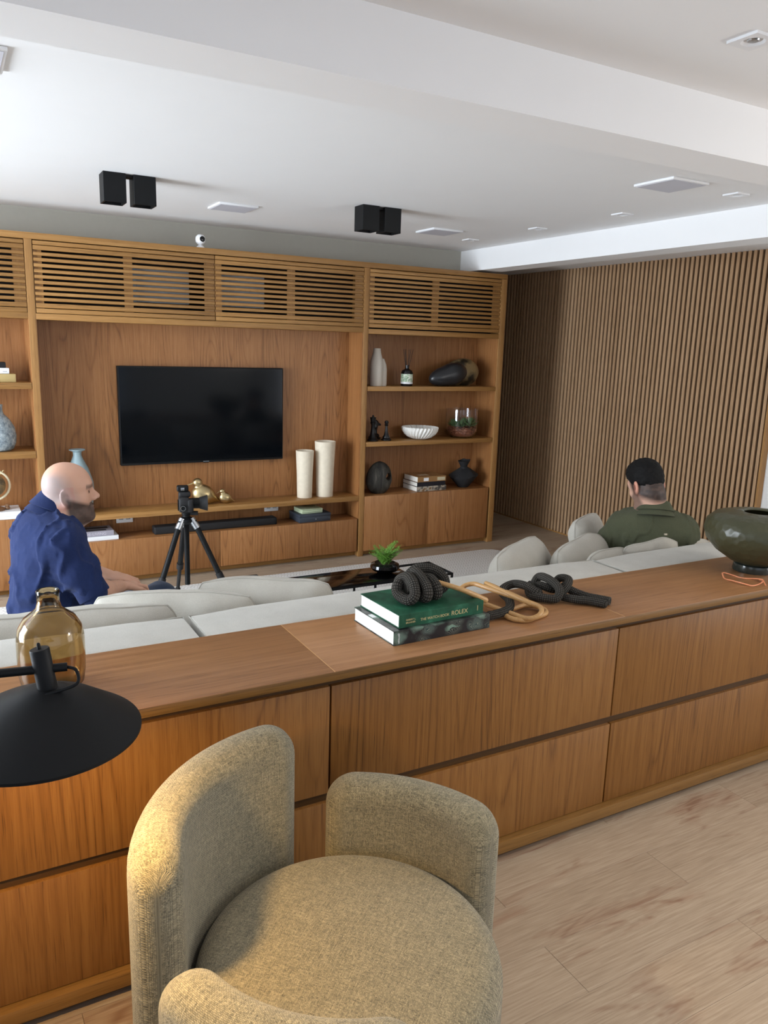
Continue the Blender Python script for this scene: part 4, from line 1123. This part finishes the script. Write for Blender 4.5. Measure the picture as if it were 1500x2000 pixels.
for px, py, sz in ((-.085, -.03, .05), (-.05, -.065, .045), (.045, -.06, .07), (.085, -.02, .065), (.0, -.01, .05), (.06, .05, .06), (-.06, .05, .05)):
    bm = bmesh.new()
    for k in range(22):
        a = k*2.4; el = .25+1.1*(k/22); L = 1.35*sz*(1-.35*k/22)
        d = Vector((math.cos(a)*math.cos(el), math.sin(a)*math.cos(el), math.sin(el))); sd = d.cross(Vector((0, 0, 1))).normalized(); up_ = sd.cross(d)
        b0 = Vector((0, 0, .012+.02*k/22)); w_ = L*.17
        vs = [bm.verts.new(b0+d*L*q+sd*w_*s_+up_*u) for q, s_, u in ((0, .4, 0), (0, -.4, 0), (.5, 1, .001), (.5, -1, .001), (.5, 0, -w_*.6), (1, 0, 0.004))]
        for f in ((0, 2, 3, 1), (2, 5, 3), (0, 4, 2), (1, 3, 4), (2, 4, 5), (3, 5, 4), (0, 1, 4)): bm.faces.new([vs[q] for q in f])
    bmesh.ops.recalc_face_normals(bm, faces=bm.faces)
    bm_obj('succulent', bm, succ, te, (px, py, .086))
# stone disc vase with hole
s = Sdf(); s.ell((0, 0, .131), (.112, .046, .134), None, .02); s.ell((-.01, 0, .10), (.10, .048, .10), None, .05)
s.cone((.066, -.2, .140), (.066, .2, .140), .029, .029, .008, 's')
s.post.append(lambda P, D: D+.003*(vnoise(P, 30)-.5))
def veinstone():
    t = NT('veined_grey_stone'); o = t.obj(); n = t.noise(t.vm('MULTIPLY', o, (26, 26, 5)), 1, 3, .6, .6)
    return t.set(t.ramp(n, [(0.4, lin(34, 33, 30)), (0.62, lin(66, 64, 58)), (0.72, lin(96, 92, 84))]), .6)
me, V = s.mesh('stone_vase', .006, veinstone(), 2); o = link('stone_vase', me, None, (3.085, 5.60, S3+.001)); tag(o, 'dark grey veined stone disc with round hole on the bottom shelf', 'sculpture')
# three stacked books
g = 'books stacked on the bottom shelf'
tan = plain('tan_cover', (150, 112, 70), .25, var=.15); navy = plain('navy_cover', (24, 26, 36), .3)
def mirror_cover():
    t = NT('patterned_cover'); o = t.obj(); n = t.noise(o, 24, 2)
    return t.set(t.ramp(n, [(0.4, lin(70, 66, 62)), (0.55, lin(186, 176, 160)), (0.65, lin(120, 92, 60))]), .3)
b = book('book', 'patterned book at the bottom of the three book stack, lower shelf', (3.415, 5.535, S3), .02, .30, .23, .042, mirror_cover(), g)
b = book('book', 'dark navy book in the middle of the three book stack', (3.42, 5.54, S3+.0422), .03, .29, .23, .036, navy, g)
b = book('book', 'tan brown book on top of the three book stack', (3.425, 5.542, S3+.0784), .03, .29, .22, .046, tan, g)
box('cover_label', (.06, .06, .0461), (.16, .12, .0464), plain('label_paper', (180, 160, 130), .5), b); box('spine_label', (.06, -.0018, .008), (.11, -.0012, .036), MAT['white_pl'], b); box('spine_label', (.20, -.0018, .008), (.28, -.0012, .036), plain('spine_pale', (200, 190, 160), .4), b)
# angular black vase
av = [(0, 0), (.045, 0), (.052, .008), (.128, .100), (.130, .104), (.07, .152), (.036, .172), (.030, .185), (.050, .228), (.054, .236), (.046, .236), (.026, .19), (0, .18)]
bm = bmesh.new(); lathe_bm(bm, av, 44)
for v in bm.verts: v.co.z += v.co.x*.10*(1 if v.co.z > .05 else 0)*min(1, v.co.z/.1); v.co.z += .012*mnoise.noise(v.co*18)*(v.co.z > .01)
bmesh.ops.recalc_face_normals(bm, faces=bm.faces)
o = bm_obj('vase', bm, plain('rough_black_clay', (26, 26, 28), .8, bump=.5, bs=90), None, (3.945, 5.62, S3), smooth=True, angle=30)
tag(o, 'matte black angular clay vase with pinched neck on bottom shelf', 'vase')

# ------------------------------------------------------------------ television bench
trav = plain('cream_travertine', (222, 210, 188), .6, var=.1, vs=34, bump=.15, bs=200)
gt = 'cream tapered vases on the bench shelf'
def tapered(x, r0, r1, h, label):
    o = lathe('vase', [(0, 0), (r0, 0), (r0+.001, .004), (r0+(r1-r0)*.5-.002, h*.5), (r1, h), (r1-.007, h), (r1-.011, h-.08), (r0-.012, .03), (0, .025)], trav, None, (x, 5.615, .5075), segs=48)
    tag(o, label, 'vase', gt)
tapered(2.420, .058, .071, .372, 'shorter cream tapered vase beside the television, left of two')
tapered(2.594, .066, .083, .440, 'taller cream tapered vase next to the right side panel')
# brass birds
def bird(label, loc, sc_, beak, drop):
    t = thing('brass_bird', label, 'figurine', loc, group='brass birds on the bench')
    s = Sdf(); S_ = sc_
    s.ell((0, 0, .078*S_), (.082*S_, .058*S_, .072*S_), ry(16), .03*S_); s.cone((.03*S_, 0, .06*S_), (.135*S_, 0, .018*S_), .05*S_, .006*S_, .05*S_)
    s.ell((-.035*S_, 0, .165*S_), (.037*S_, .033*S_, .034*S_), None, .018*S_)
    me, V = s.mesh('body', .0055*S_, MAT['brass'], 2); link('body', me, t)
    bx, bz = -.065*S_, .163*S_
    tube('beak', [(bx, 0, bz), (bx-beak*.5, 0, bz-drop*.35), (bx-beak, 0, bz-drop)], lambda q: .007*S_*(1-.8*q), MAT['brass'], t, 8)
    return t
bird('larger brass bird with long thin beak behind the camera on tripod', (1.60, 5.62, .5075), 1.0, .085, .035)
bird('small brass bird with short beak on the bench shelf', (1.765, 5.60, .5075), .56, .026, .014)
blue = plain('pale_blue_glaze', (150, 172, 178), .35, var=.12, vs=20)
o = lathe('vase', [(0, 0), (.06, 0), (.085, .05), (.10, .13), (.095, .22), (.068, .31), (.036, .375), (.027, .40), (.028, .425), (.052, .436), (.052, .441), (.024, .432), (.02, .40), (0, .38)], blue, None, (.742, 5.62, .5075), segs=48)
tag(o, 'pale blue vase with flared lip behind the bald man', 'vase')
# sockets and bar
for x, lab in ((1.056, 'white wall socket plate under the bench shelf, left one'), (2.184, 'white wall socket plate under the bench shelf, right one')):
    t = thing('wall_socket', lab, 'socket', (x, BY-.002, .425), group='sockets under the bench')
    box('plate', (-.058, -.010, -.036), (.058, 0, .036), MAT['white_pl'], t, .003)
    for k in (-.025, .025): box('outlet', (k-.015, -.0108, -.014), (k+.015, -.0095, .014), plain('socket_grey', (170, 172, 176), .5), t, .002)
t = thing('soundbar', 'long black soundbar lying under the bench shelf', 'speaker', (1.69, 5.60, .3185))
box('body', (-.46, -.045, 0), (.46, .045, .056), MAT['black_matte'], t, .008, 3)
box('end_cap', (.455, -.046, -.0005+.001), (.475, .046, .056), MAT['black'], t, .006, 2)
g = 'books under the bench shelf'
lil = plain('lilac_grey_cover', (150, 146, 156), .6, var=.1); wht = plain('white_cover', (226, 228, 230), .5)
book('book', 'white book at the bottom of the pair under the bench, left of soundbar', (.62, 5.53, .3185), .0, .355, .17, .030, wht, g)
b = book('book', 'lilac grey book about living on the white book under the bench', (.60, 5.535, .349), .0, .345, .165, .036, lil, g)
text('title_lettering', 'DE-LIVING', .026, plain('pale_print', (196, 192, 202), .5), b, (.155, -.0016, .009), X90, .0002, 'LEFT', 1.15)
for a, c_ in (((.10, .02), (.30, .06)), ((.12, .075), (.32, .13))): box('cover_photo', (a[0], a[1], .0361), (c_[0], c_[1], .0363), plain('dark_photo', (46, 44, 44), .5), b)
t = thing('keepsake_box', 'dark blue grey keepsake box under the bench at right', 'box', (2.475, 5.63, .3185), rz=.03)
slate = plain('slate_box', (52, 58, 68), .5)
box('case', (-.135, -.10, 0), (.135, .10, .042), slate, t, .003); box('lid', (-.137, -.102, .042), (.137, .102, .066), slate, t, .003)
lathe('clasp', [(0, .006), (.004, .005), (.0055, 0)], MAT['chrome'], t, (.005, -.1015, .022), rot=X90, segs=14)
t = thing('small_box', 'pale mint green box with dotted edge on top of the dark box', 'box', (2.46, 5.63, .385), rz=.05)
mint = plain('mint_box', (196, 208, 172), .6)
box('case', (-.09, -.075, 0), (.09, .075, .022), mint, t, .002); box('lid', (-.091, -.076, .0215), (.091, .076, .034), mint, t, .002)
md = plain('mint_dark', (112, 128, 104), .6)
for k in range(13): box('dot', (-.082+.0125*k, -.0768, .024), (-.076+.0125*k, -.0758, .029), md, t)
box('trim_line', (-.09, -.0756, .008), (.09, -.0748, .011), md, t)

# ------------------------------------------------------------------ left bay things
g = 'boxes stacked on the left shelf'
t = thing('small_box', 'gold beige box at the bottom of the stack on left shelf', 'box', (.27, 5.585, 1.4025), group=g)
gb = plain('gold_beige', (190, 166, 112), .5, metal=.2)
box('case', (-.118, -.06, 0), (.118, .08, .052), gb, t, .003); box('band', (.018, -.0612, 0.002), (.024, .08, .0528), MAT['black_matte'], t)
t = thing('small_box', 'white box in the middle of the stack on left shelf', 'box', (.255, 5.585, 1.4555), group=g)
box('case', (-.098, -.055, 0), (.098, .075, .036), MAT['white_pl'], t, .004); box('print_line', (.06, -.0556, .012), (.085, -.0546, .015), plain('grey_print', (150, 150, 150), .5), t)
t = thing('small_box', 'black box on top of the stack on left shelf', 'box', (.24, 5.585, 1.492), group=g)
box('case', (-.095, -.05, 0), (.095, .07, .034), MAT['black_matte'], t, .003); box('lid_line', (-.0952, -.0505, .022), (.0952, .0705, .0235), MAT['black'], t)
def bluestone():
    t = NT('blue_grey_stone'); o = t.obj(); n = t.noise(o, 40, 4, .7)
    t.bump(n, .5, .004); return t.set(t.ramp(n, [(0.35, lin(104, 116, 124)), (0.5, lin(140, 152, 158)), (0.65, lin(176, 184, 186))]), .8)
o = lathe('vase', [(0, 0), (.07, 0), (.092, .012), (.108, .05), (.112, .10), (.104, .15), (.078, .20), (.046, .235), (.040, .255), (.040, .285), (.043, .295), (.034, .295), (.03, .26), (0, .24)], bluestone(), None, (.262, 5.60, .9615), segs=44)
tag(o, 'blue grey stone bottle vase on middle shelf of left bay', 'vase')
o = book('book', 'white book under the desk globe in the left bay', (.06, 5.515, .5185), 0, .305, .22, .05, wht)
box('red_mark', (.16, -.0018, .018), (.178, -.0010, .026), plain('red_print', (196, 90, 80), .5), o); box('print_line', (.20, -.0016, .020), (.28, -.0010, .0225), plain('faint_print', (196, 196, 196), .5), o)
gl = thing('desk_globe', 'small brown desk globe in pale ring on the white book', 'globe', (.215, 5.60, .569))
tw = wood('turned_walnut', 'Z', (86, 58, 38), (126, 92, 64), (152, 118, 84), rough=.4)
lathe('base', [(0, 0), (.062, 0), (.062, .012), (.04, .022), (.022, .04), (.026, .055), (.015, .066), (0, .07)], tw, gl)
lathe('side_finial', [(0, 0), (.012, 0), (.017, .010), (.012, .019), (.016, .028), (.010, .036), (0, .038)], tw, gl, (.075, .0, 0), segs=18)
s = [(.0, 0, -.075)]
def globe_m():
    t = NT('globe_map'); o = t.obj(); n = t.noise(o, 14, 4, .6)
    return t.set(t.ramp(n, [(0.42, lin(112, 96, 70)), (0.52, lin(150, 130, 92)), (0.6, lin(92, 84, 66))]), .45)
lathe('sphere', [(.075*math.sin(math.pi*k/18), -.075*math.cos(math.pi*k/18)) for k in range(19)], globe_m(), gl, (.0, 0, .165), segs=36)
rg_ = [(.098*math.cos(a), 0, .165+.098*math.sin(a)) for a in [math.radians(-100+10*k) for k in range(18)]]
tube('meridian_ring', rg_, .008, plain('cream_ring', (222, 208, 176), .4), gl, 10)
tube('axis_pin', [(.045, 0, .235), (.068, 0, .262)], .005, MAT['brass'], gl, 8)

# ------------------------------------------------------------------ people
def A(*v): return np.array(v, float)
class Fr:
    """a local frame: x forward, y left, z up"""
    def __init__(s, o, yaw_, pitch_=0.0, roll_=0.0):
        R = Matrix.Rotation(math.radians(yaw_), 3, 'Z') @ Matrix.Rotation(math.radians(-pitch_), 3, 'Y') @ Matrix.Rotation(math.radians(roll_), 3, 'X')
        s.o = A(*o); s.R = np.array(R)
    def w(s, x, y, z): return s.o+s.R @ A(x, y, z)
    def l(s, P): return (P-s.o) @ s.R

def add_head(S, h, neck_base):
    w = h.w; R = h.R
    S.ell(w(.003, 0, .034), (.083, .076, .090), R, .02)
    S.ell(w(.038, 0, .030), (.067, .066, .076), R, .03)
    S.ell(w(.034, 0, -.050), (.058, .056, .070), R, .03)
    for y in (-1, 1):
        S.cone(w(-.005, y*.052, -.045), w(.070, y*.016, -.098), .020, .016, .03)
        S.cone(w(.0, y*.052, -.02), w(.058, y*.042, -.022), .022, .020, .025)
    S.cone(w(.080, -.010, -.100), w(.080, .010, -.100), .017, .017, .02)
    S.cone(w(.086, -.034, .026), w(.086, .034, .026), .0135, .0135, .02)
    for y in (-1, 1): S.ell(w(.104, y*.034, .000), (.024, .018, .013), R, .012, 's')
    for y in (-1, 1): S.ell(w(.078, y*.032, .000), (.013, .014, .011), R, .004)
    S.cone(w(.090, 0, .012), w(.117, 0, -.026), .0085, .0115, .014)
    for y in (-1, 1): S.ell(w(.102, y*.013, -.032), (.012, .008, .009), R, .008)
    S.cone(w(.092, -.014, -.0605), w(.092, .014, -.0605), .0075, .0075, .010)
    S.cone(w(.090, -.012, -.0725), w(.090, .012, -.0725), .0085, .0085, .010)
    S.cone(w(.101, -.02, -.0665), w(.101, .02, -.0665), .0035, .0035, .004, 's')
    for y in (-1, 1):
        E_ = h.R @ np.array(Matrix.Rotation(math.radians(y*-22), 3, 'Z')) @ np.array(Matrix.Rotation(math.radians(-12), 3, 'Y'))
        S.ell(w(-.004, y*.081, -.004), (.021, .009, .033), E_, .008)
        S.ell(w(.000, y*.089, -.002), (.012, .007, .019), E_, .006, 's')
        S.ell(w(.002, y*.078, -.028), (.010, .006, .012), E_, .006)
    S.cone(w(-.030, 0, -.045), neck_base, .058, .064, .03)
    S.cone(w(.03, 0, -.095), neck_base+h.R @ A(.045, 0, .01), .038, .050, .04)

def add_hand(S, wrist, direc, up_, L=.185, curl=.6, side=1):
    d = direc/np.linalg.norm(direc); u = up_-d*(up_@d); u /= np.linalg.norm(u); s_ = np.cross(d, u)*side
    pc = wrist+d*.050
    S.ell(pc, (.052, .042, .017), np.stack([d, s_, u], 1), .02)
    for i, (off, ln_) in enumerate(((-.030, .068), (-.010, .078), (.010, .074), (.029, .058))):
        a = wrist+d*.088+s_*off; k1 = a+(d*math.cos(curl*.5)-u*math.sin(curl*.5))*ln_*.5+s_*off*.12
        k2 = k1+(d*math.cos(curl*1.5)-u*math.sin(curl*1.5))*ln_*.5
        S.cone(a-d*.01, k1, .0095, .0085, .006); S.cone(k1, k2, .0085, .0070, .005)
    a = wrist+d*.028-s_*.034; b = a+d*.040-s_*.022-u*.012; c = b+d*.030+s_*.004-u*.010
    S.cone(a, b, .0135, .0105, .012); S.cone(b, c, .0105, .0085, .006)

def person(p):
    h = Fr(p['head'], p['hyaw'], p['hpitch'], p.get('hroll', 0)); T = Fr(p['chest'], p['tyaw'], p['tpitch'])
    pel = A(*p['pelvis']); nb = T.w(*p.get('nb', (-.02, 0, .125)))
    Sk = Sdf(); add_head(Sk, h, nb)
    shirt = Sdf()
    # trunk: chest, belly, pelvis
    def trunk(S, g):
        S.ell(T.w(0, 0, .02), (.108+g, .158+g, .150+g), T.R, .08)
        S.ell(T.w(-.01, 0, .09), (.085+g, .165+g, .070+g), T.R, .07)
        mid = (T.o*.45+pel*.55); Rm = Fr(mid, p['tyaw'], p['tpitch']*.4).R
        S.ell(mid, (.108+g, .142+g, .13+g), Rm, .09)
        S.ell(pel, (.115+g, .165+g, .115+g), Fr(pel, p['lyaw']).R, .08)
        for sd in (1, -1): S.cone(nb-T.R @ A(0, 0, .05 if g < 0 else .030), A(*p['sho'][sd]), .046+g, .050+g, .05); S.cone(A(*p['sho'][sd])*.8+T.o*.2, mid, .06+g, .09+g, .07)
    trunk(Sk, -.012); trunk(shirt, .010)
    body_col = p['skin']
    for sd in (1, -1):
        sh, el, wr_ = A(*p['sho'][sd]), A(*p['elb'][sd]), A(*p['wri'][sd])
        Sk.cone(sh, el, .046, .038, .03); Sk.cone(el, el+(wr_-el)*.35, .040, .041, .02); Sk.cone(el+(wr_-el)*.3, wr_, .040, .027, .03)
        add_hand(Sk, wr_, A(*p['hdir'][sd]), A(*p['hup'][sd]), side=sd)
        shirt.cone(sh, sh+(el-sh)*.5, .058, .060, .07); shirt.cone(sh+(el-sh)*.5, sh+(el-sh)*.97, .060, .056, .05)
        hp, kn, an = A(*p['hip'][sd]), A(*p['kne'][sd]), A(*p['ank'][sd])
        Sk.cone(hp, kn, .075, .052, .05); Sk.cone(kn, kn+(an-kn)*.35, .050, .052, .03); Sk.cone(kn+(an-kn)*.3, an, .050, .036, .03)
    fr_ = p.get('folds', .010)
    TR = T.R
    def wrinkle(P, D):
        q = (P-T.o)@TR
        n1 = vnoise(q*np.array([1.0, 1.0, .42])+3.3, 17.0); n2 = vnoise(q*np.array([.8, .8, 1.0])+7.7, 34.0)
        rd = np.clip(1-np.abs(n1-.5)*7, 0, 1)**1.3; r2 = np.clip(1-np.abs(n2-.5)*7, 0, 1)
        return D-fr_*.9*(rd-.3)-fr_*.2*r2
    shirt.post.append(wrinkle)
    me, V = Sk.mesh('person', .0050, p['skinmat'], 1)
    L = h.l(V); x, y, z = L.T
    col = np.tile(np.array(lin(*p['skin'])), (len(V), 1))
    def blend(m, rgb, k=1.0):
        m = np.clip(m*k, 0, 1)[:, None]; col[:] = col*(1-m)+np.array(lin(*rgb))*m
    sm = lambda e0, e1, v: np.clip((v-e0)/(e1-e0), 0, 1)
    nz = vnoise(V, 90.0)
    near = (np.abs(x) < .16) & (np.abs(y) < .12) & (z > -.16) & (z < .17)
    blend(near*(np.abs(y) > .072)*(z > -.05)*(z < .035)*(x < .03), (214, 140, 118), .6)       # ears
    for s_ in (1, -1): blend((np.sqrt((x-.002)**2+(y-s_*.089)**2+((z+.002)*.7)**2) < .012)*1.0, (176, 100, 84), .8)
    if p['bald']:
        blend(near*sm(.05, -.01, x+.35*(z-.02))*sm(-.06, -.01, z)*sm(.105, .075, z), (158, 146, 145), .85)
    beard = near*sm(.004, -.012, z+.004+.50*np.maximum(x, 0))*sm(-.012, .004, x)*sm(-.150, -.12, z)
    blend(beard, p['beard'], p['bk'])
    mous = near*(np.abs(y) < .034)*sm(.070, .080, x)*sm(-.040, -.045, z)*sm(-.061, -.056, z); blend(mous, p['beard'], .9)
    blend(near*(np.abs(y) < .018)*(x > .086)*sm(-.080, -.076, z)*sm(-.057, -.061, z), (170, 112, 100), .9)
    brow = near*(np.abs(np.abs(y)-.034) < .024)*(x > .06)*sm(.014, .019, z)*sm(.034, .029, z); blend(brow, (84, 64, 54), .75)
    ey = np.minimum(*[np.sqrt((x-.080)**2+(y-s_*.032)**2+(z-.001)**2) for s_ in (1, -1)]); blend((ey < .013)*(np.abs(z-.001) < .0045), (60, 44, 38), .9)
    blend((ey < .017)*(ey > .011)*(z > .001), (150, 108, 92), .6)
    if not p['bald']:
        ln_ = z-(-.022+.75*(x+.02)) # hairline rising to the front
        blend(near*sm(-.058, -.020, ln_+.004*(nz-.5))*sm(.06, .03, x)*sm(.086, .078, np.abs(y)+.0*x), (30, 27, 27), .95)
    blend(sm(.45, .8, nz), tuple(int(c*.9) for c in p['skin']), .08)
    set_attr(me, 'tone', col, 'FLOAT_COLOR')
    base = Vector(p['pelvis']); centre(me, base)
    body = link('person', me, None, base); tag(body, p['label'], 'person')
    ms, Vs = shirt.mesh('shirt', .0085, p['shirtmat'], 1); centre(ms, base)
    # open the neck and the cuffs: drop faces inside the neck
    so = link('shirt', ms, body)
    # collar round the neck
    ax = T.R @ A(*p.get('cax', (.12, 0, 1.0))); ax /= np.linalg.norm(ax)
    q = Vector(ax).to_track_quat('Z', 'Y')
    cz = p.get('collar', .038)
    cl = lathe('collar', [(.0655, -.04), (.0645, cz*.6), (.066, cz), (.0695, cz+.002), (.0735, cz-.004), (.088, .000), (.096, -.016), (.092, -.019), (.084, -.012), (.104, -.045), (.070, -.05)], p['shirtmat'], body, Vector(nb)-base+Vector(ax)*p.get('cup', .036), q.to_euler(), segs=48)
    cl.parent = so
    for sd in (1, -1):
        sh, el = A(*p['sho'][sd]), A(*p['elb'][sd]); d = (el-sh)/np.linalg.norm(el-sh); q = Vector(d).to_track_quat('Z', 'Y')
        cf = lathe('cuff', [(.040, .0), (.0575, -.035), (.0605, -.034), (.062, .012), (.059, .016), (.044, .016), (.038, .0)], p['shirtmat'], so, Vector(sh+(el-sh)*.97)-base, q.to_euler(), segs=32)
    tr = Sdf()
    tr.ell(pel-A(0, 0, .02), (.128, .178, .105), Fr(pel, p['lyaw']).R, .06)
    for sd in (1, -1):
        hp, kn, an = A(*p['hip'][sd]), A(*p['kne'][sd]), A(*p['ank'][sd])
        tr.cone(hp, kn, .088, .064, .05); tr.cone(kn, an+(kn-an)*.12, .064, .052, .03)
    tr.post.append(lambda P, D: D+.006*(np.abs(vnoise(P, 20)-.5)*2-.5))
    mt, _ = tr.mesh('trousers', .010, p['troumat'], 1); centre(mt, base); link('trousers', mt, body)
    for sd in (1, -1):
        an = A(*p['ank'][sd]); fd = A(*p['foot']); s = Sdf()
        s.ell(an+fd*.06-A(0, 0, .052), (.135, .048, .042), np.stack([fd, A(-fd[1], fd[0], 0), A(0, 0, 1)], 1), .03); s.cone(an, an-A(0, 0, .04), .046, .046, .04)
        mf, _ = s.mesh('shoe', .010, p['shoemat'], 1); centre(mf, base); link('shoe', mf, body)
    return body, so, h, T, base

def skinmat():
    t = NT('skin'); a = t.n('ShaderNodeAttribute'); a.attribute_name = 'tone'
    o = t.obj(); n = t.noise(o, 120, 3); t.bump(n, .12, .002)
    t.b.inputs['Subsurface Weight'].default_value = .08; t.b.inputs['Subsurface Radius'].default_value = (.01, .004, .002)
    return t.set(a.outputs['Color'], .5, spec=.35)
SM = skinmat()
shoe = plain('dark_shoe', (40, 36, 34), .5)
man1 = dict(label='bald bearded man in blue shirt and dark jeans seated looking at the tripod', bald=True, skin=(208, 162, 138), beard=(56, 47, 44), bk=.92, skinmat=SM,
    head=(.374, 3.240, 1.093), hyaw=-3, hpitch=6, chest=(.285, 3.245, .865), tyaw=14, tpitch=-18, pelvis=(.280, 3.200, .535), lyaw=28, nb=(-.005, 0, .150),
    sho={-1: (.345, 3.085, .918), 1: (.305, 3.405, .892)}, elb={-1: (.432, 3.020, .738), 1: (.345, 3.545, .755)}, wri={-1: (.565, 3.235, .690), 1: (.545, 3.400, .695)},
    hdir={-1: (.55, .40, -.10), 1: (.60, -.25, -.12)}, hup={-1: (0, 0, 1), 1: (0, 0, 1)},
    hip={-1: (.345, 3.135, .515), 1: (.250, 3.335, .515)}, kne={-1: (.770, 3.405, .565), 1: (.735, 3.56, .500)}, ank={-1: (.80, 3.47, .11), 1: (.78, 3.62, .11)}, foot=(.87, .49, 0),
    shirtmat=fabric('blue_linen_shirt', (20, 30, 66), (35, 51, 95), bump=.25, sheen=.04), troumat=fabric('dark_jeans', (24, 38, 58), (40, 58, 84), bump=.2), shoemat=shoe, folds=.013)
b1, s1, h1, T1, base1 = person(man1)
man2 = dict(label='dark haired man in olive green shirt seated with back to camera at right', bald=False, skin=(214, 170, 148), beard=(70, 56, 52), bk=.7, skinmat=SM,
    head=(3.073, 2.752, 1.045), hyaw=84, hpitch=-22, chest=(3.094, 2.714, .752), tyaw=50, tpitch=-10, pelvis=(3.125, 2.80, .535), lyaw=58, nb=(-.035, .0, .150),
    sho={1: (2.985, 2.818, .822), -1: (3.200, 2.622, .820)}, elb={1: (2.945, 2.935, .635), -1: (3.350, 2.690, .620)}, wri={1: (3.10, 3.12, .655), -1: (3.34, 2.93, .64)},
    hdir={1: (.45, .40, .0), -1: (-.2, .6, .05)}, hup={1: (0, 0, 1), -1: (0, 0, 1)},
    hip={1: (3.05, 2.88, .515), -1: (3.21, 2.78, .515)}, kne={1: (3.27, 3.32, .555), -1: (3.47, 3.25, .555)}, ank={1: (3.31, 3.40, .11), -1: (3.51, 3.37, .11)}, foot=(.2, .98, 0),
    shirtmat=fabric('olive_shirt', (58, 61, 45), (88, 91, 70), bump=.2, sheen=.05), troumat=fabric('grey_trousers', (50, 50, 52), (72, 72, 74), bump=.2), shoemat=shoe, folds=.009, collar=.030)
b2, s2, h2, T2, base2 = person(man2)
# hair of the second man
S = Sdf(); R = h2.R
S.ell(h2.w(.002, 0, .042), (.0915, .0815, .096), R, .02); S.ell(h2.w(.03, 0, .085), (.080, .068, .058), R, .04)
pn = h2.R @ A(.60, 0, -.80); c_ = h2.w(-.02, 0, -.020)
S.rbox(c_+pn*.30, (.30, .30, .30), .01, np.stack([pn, h2.R @ A(0, 1, 0), np.cross(pn, h2.R @ A(0, 1, 0))], 1), .012, 's')
S.rbox(h2.w(.195, 0, .0), (.10, .2, .075), .01, h2.R, .012, 's')
S.post.append(lambda P, D: D+.005*(vnoise(P, 75)-.5)+.003*(vnoise(P, 160)-.5))
mh, _ = S.mesh('hair', .005, plain('black_hair', (9, 8, 8), .75, spec=.25, var=.3, vs=150, bump=.6, bs=350), 1); centre(mh, base2); link('hair', mh, b2)
# small woven tab on the back of the shirt
tn = Vector((-.46, -.87, .17)).normalized(); q = tn.to_track_quat('Z', 'Y')
tb_ = box('label_tag', (-.0085, -.0045, -.0015), (.0085, .0045, .0012), plain('tab_cream', (214, 206, 186), .7), s2, .0008)
tb_.location = Vector((3.0612, 2.6003, .8300))-Vector(base2)+tn*.001; tb_.rotation_euler = q.to_euler()
st_ = plain('tab_brown', (92, 66, 40), .7)
for k in (-.0052, .0052): box('tab_stripe', (k-.0014, -.0045, .0011), (k+.0014, .0045, .0016), st_, tb_)
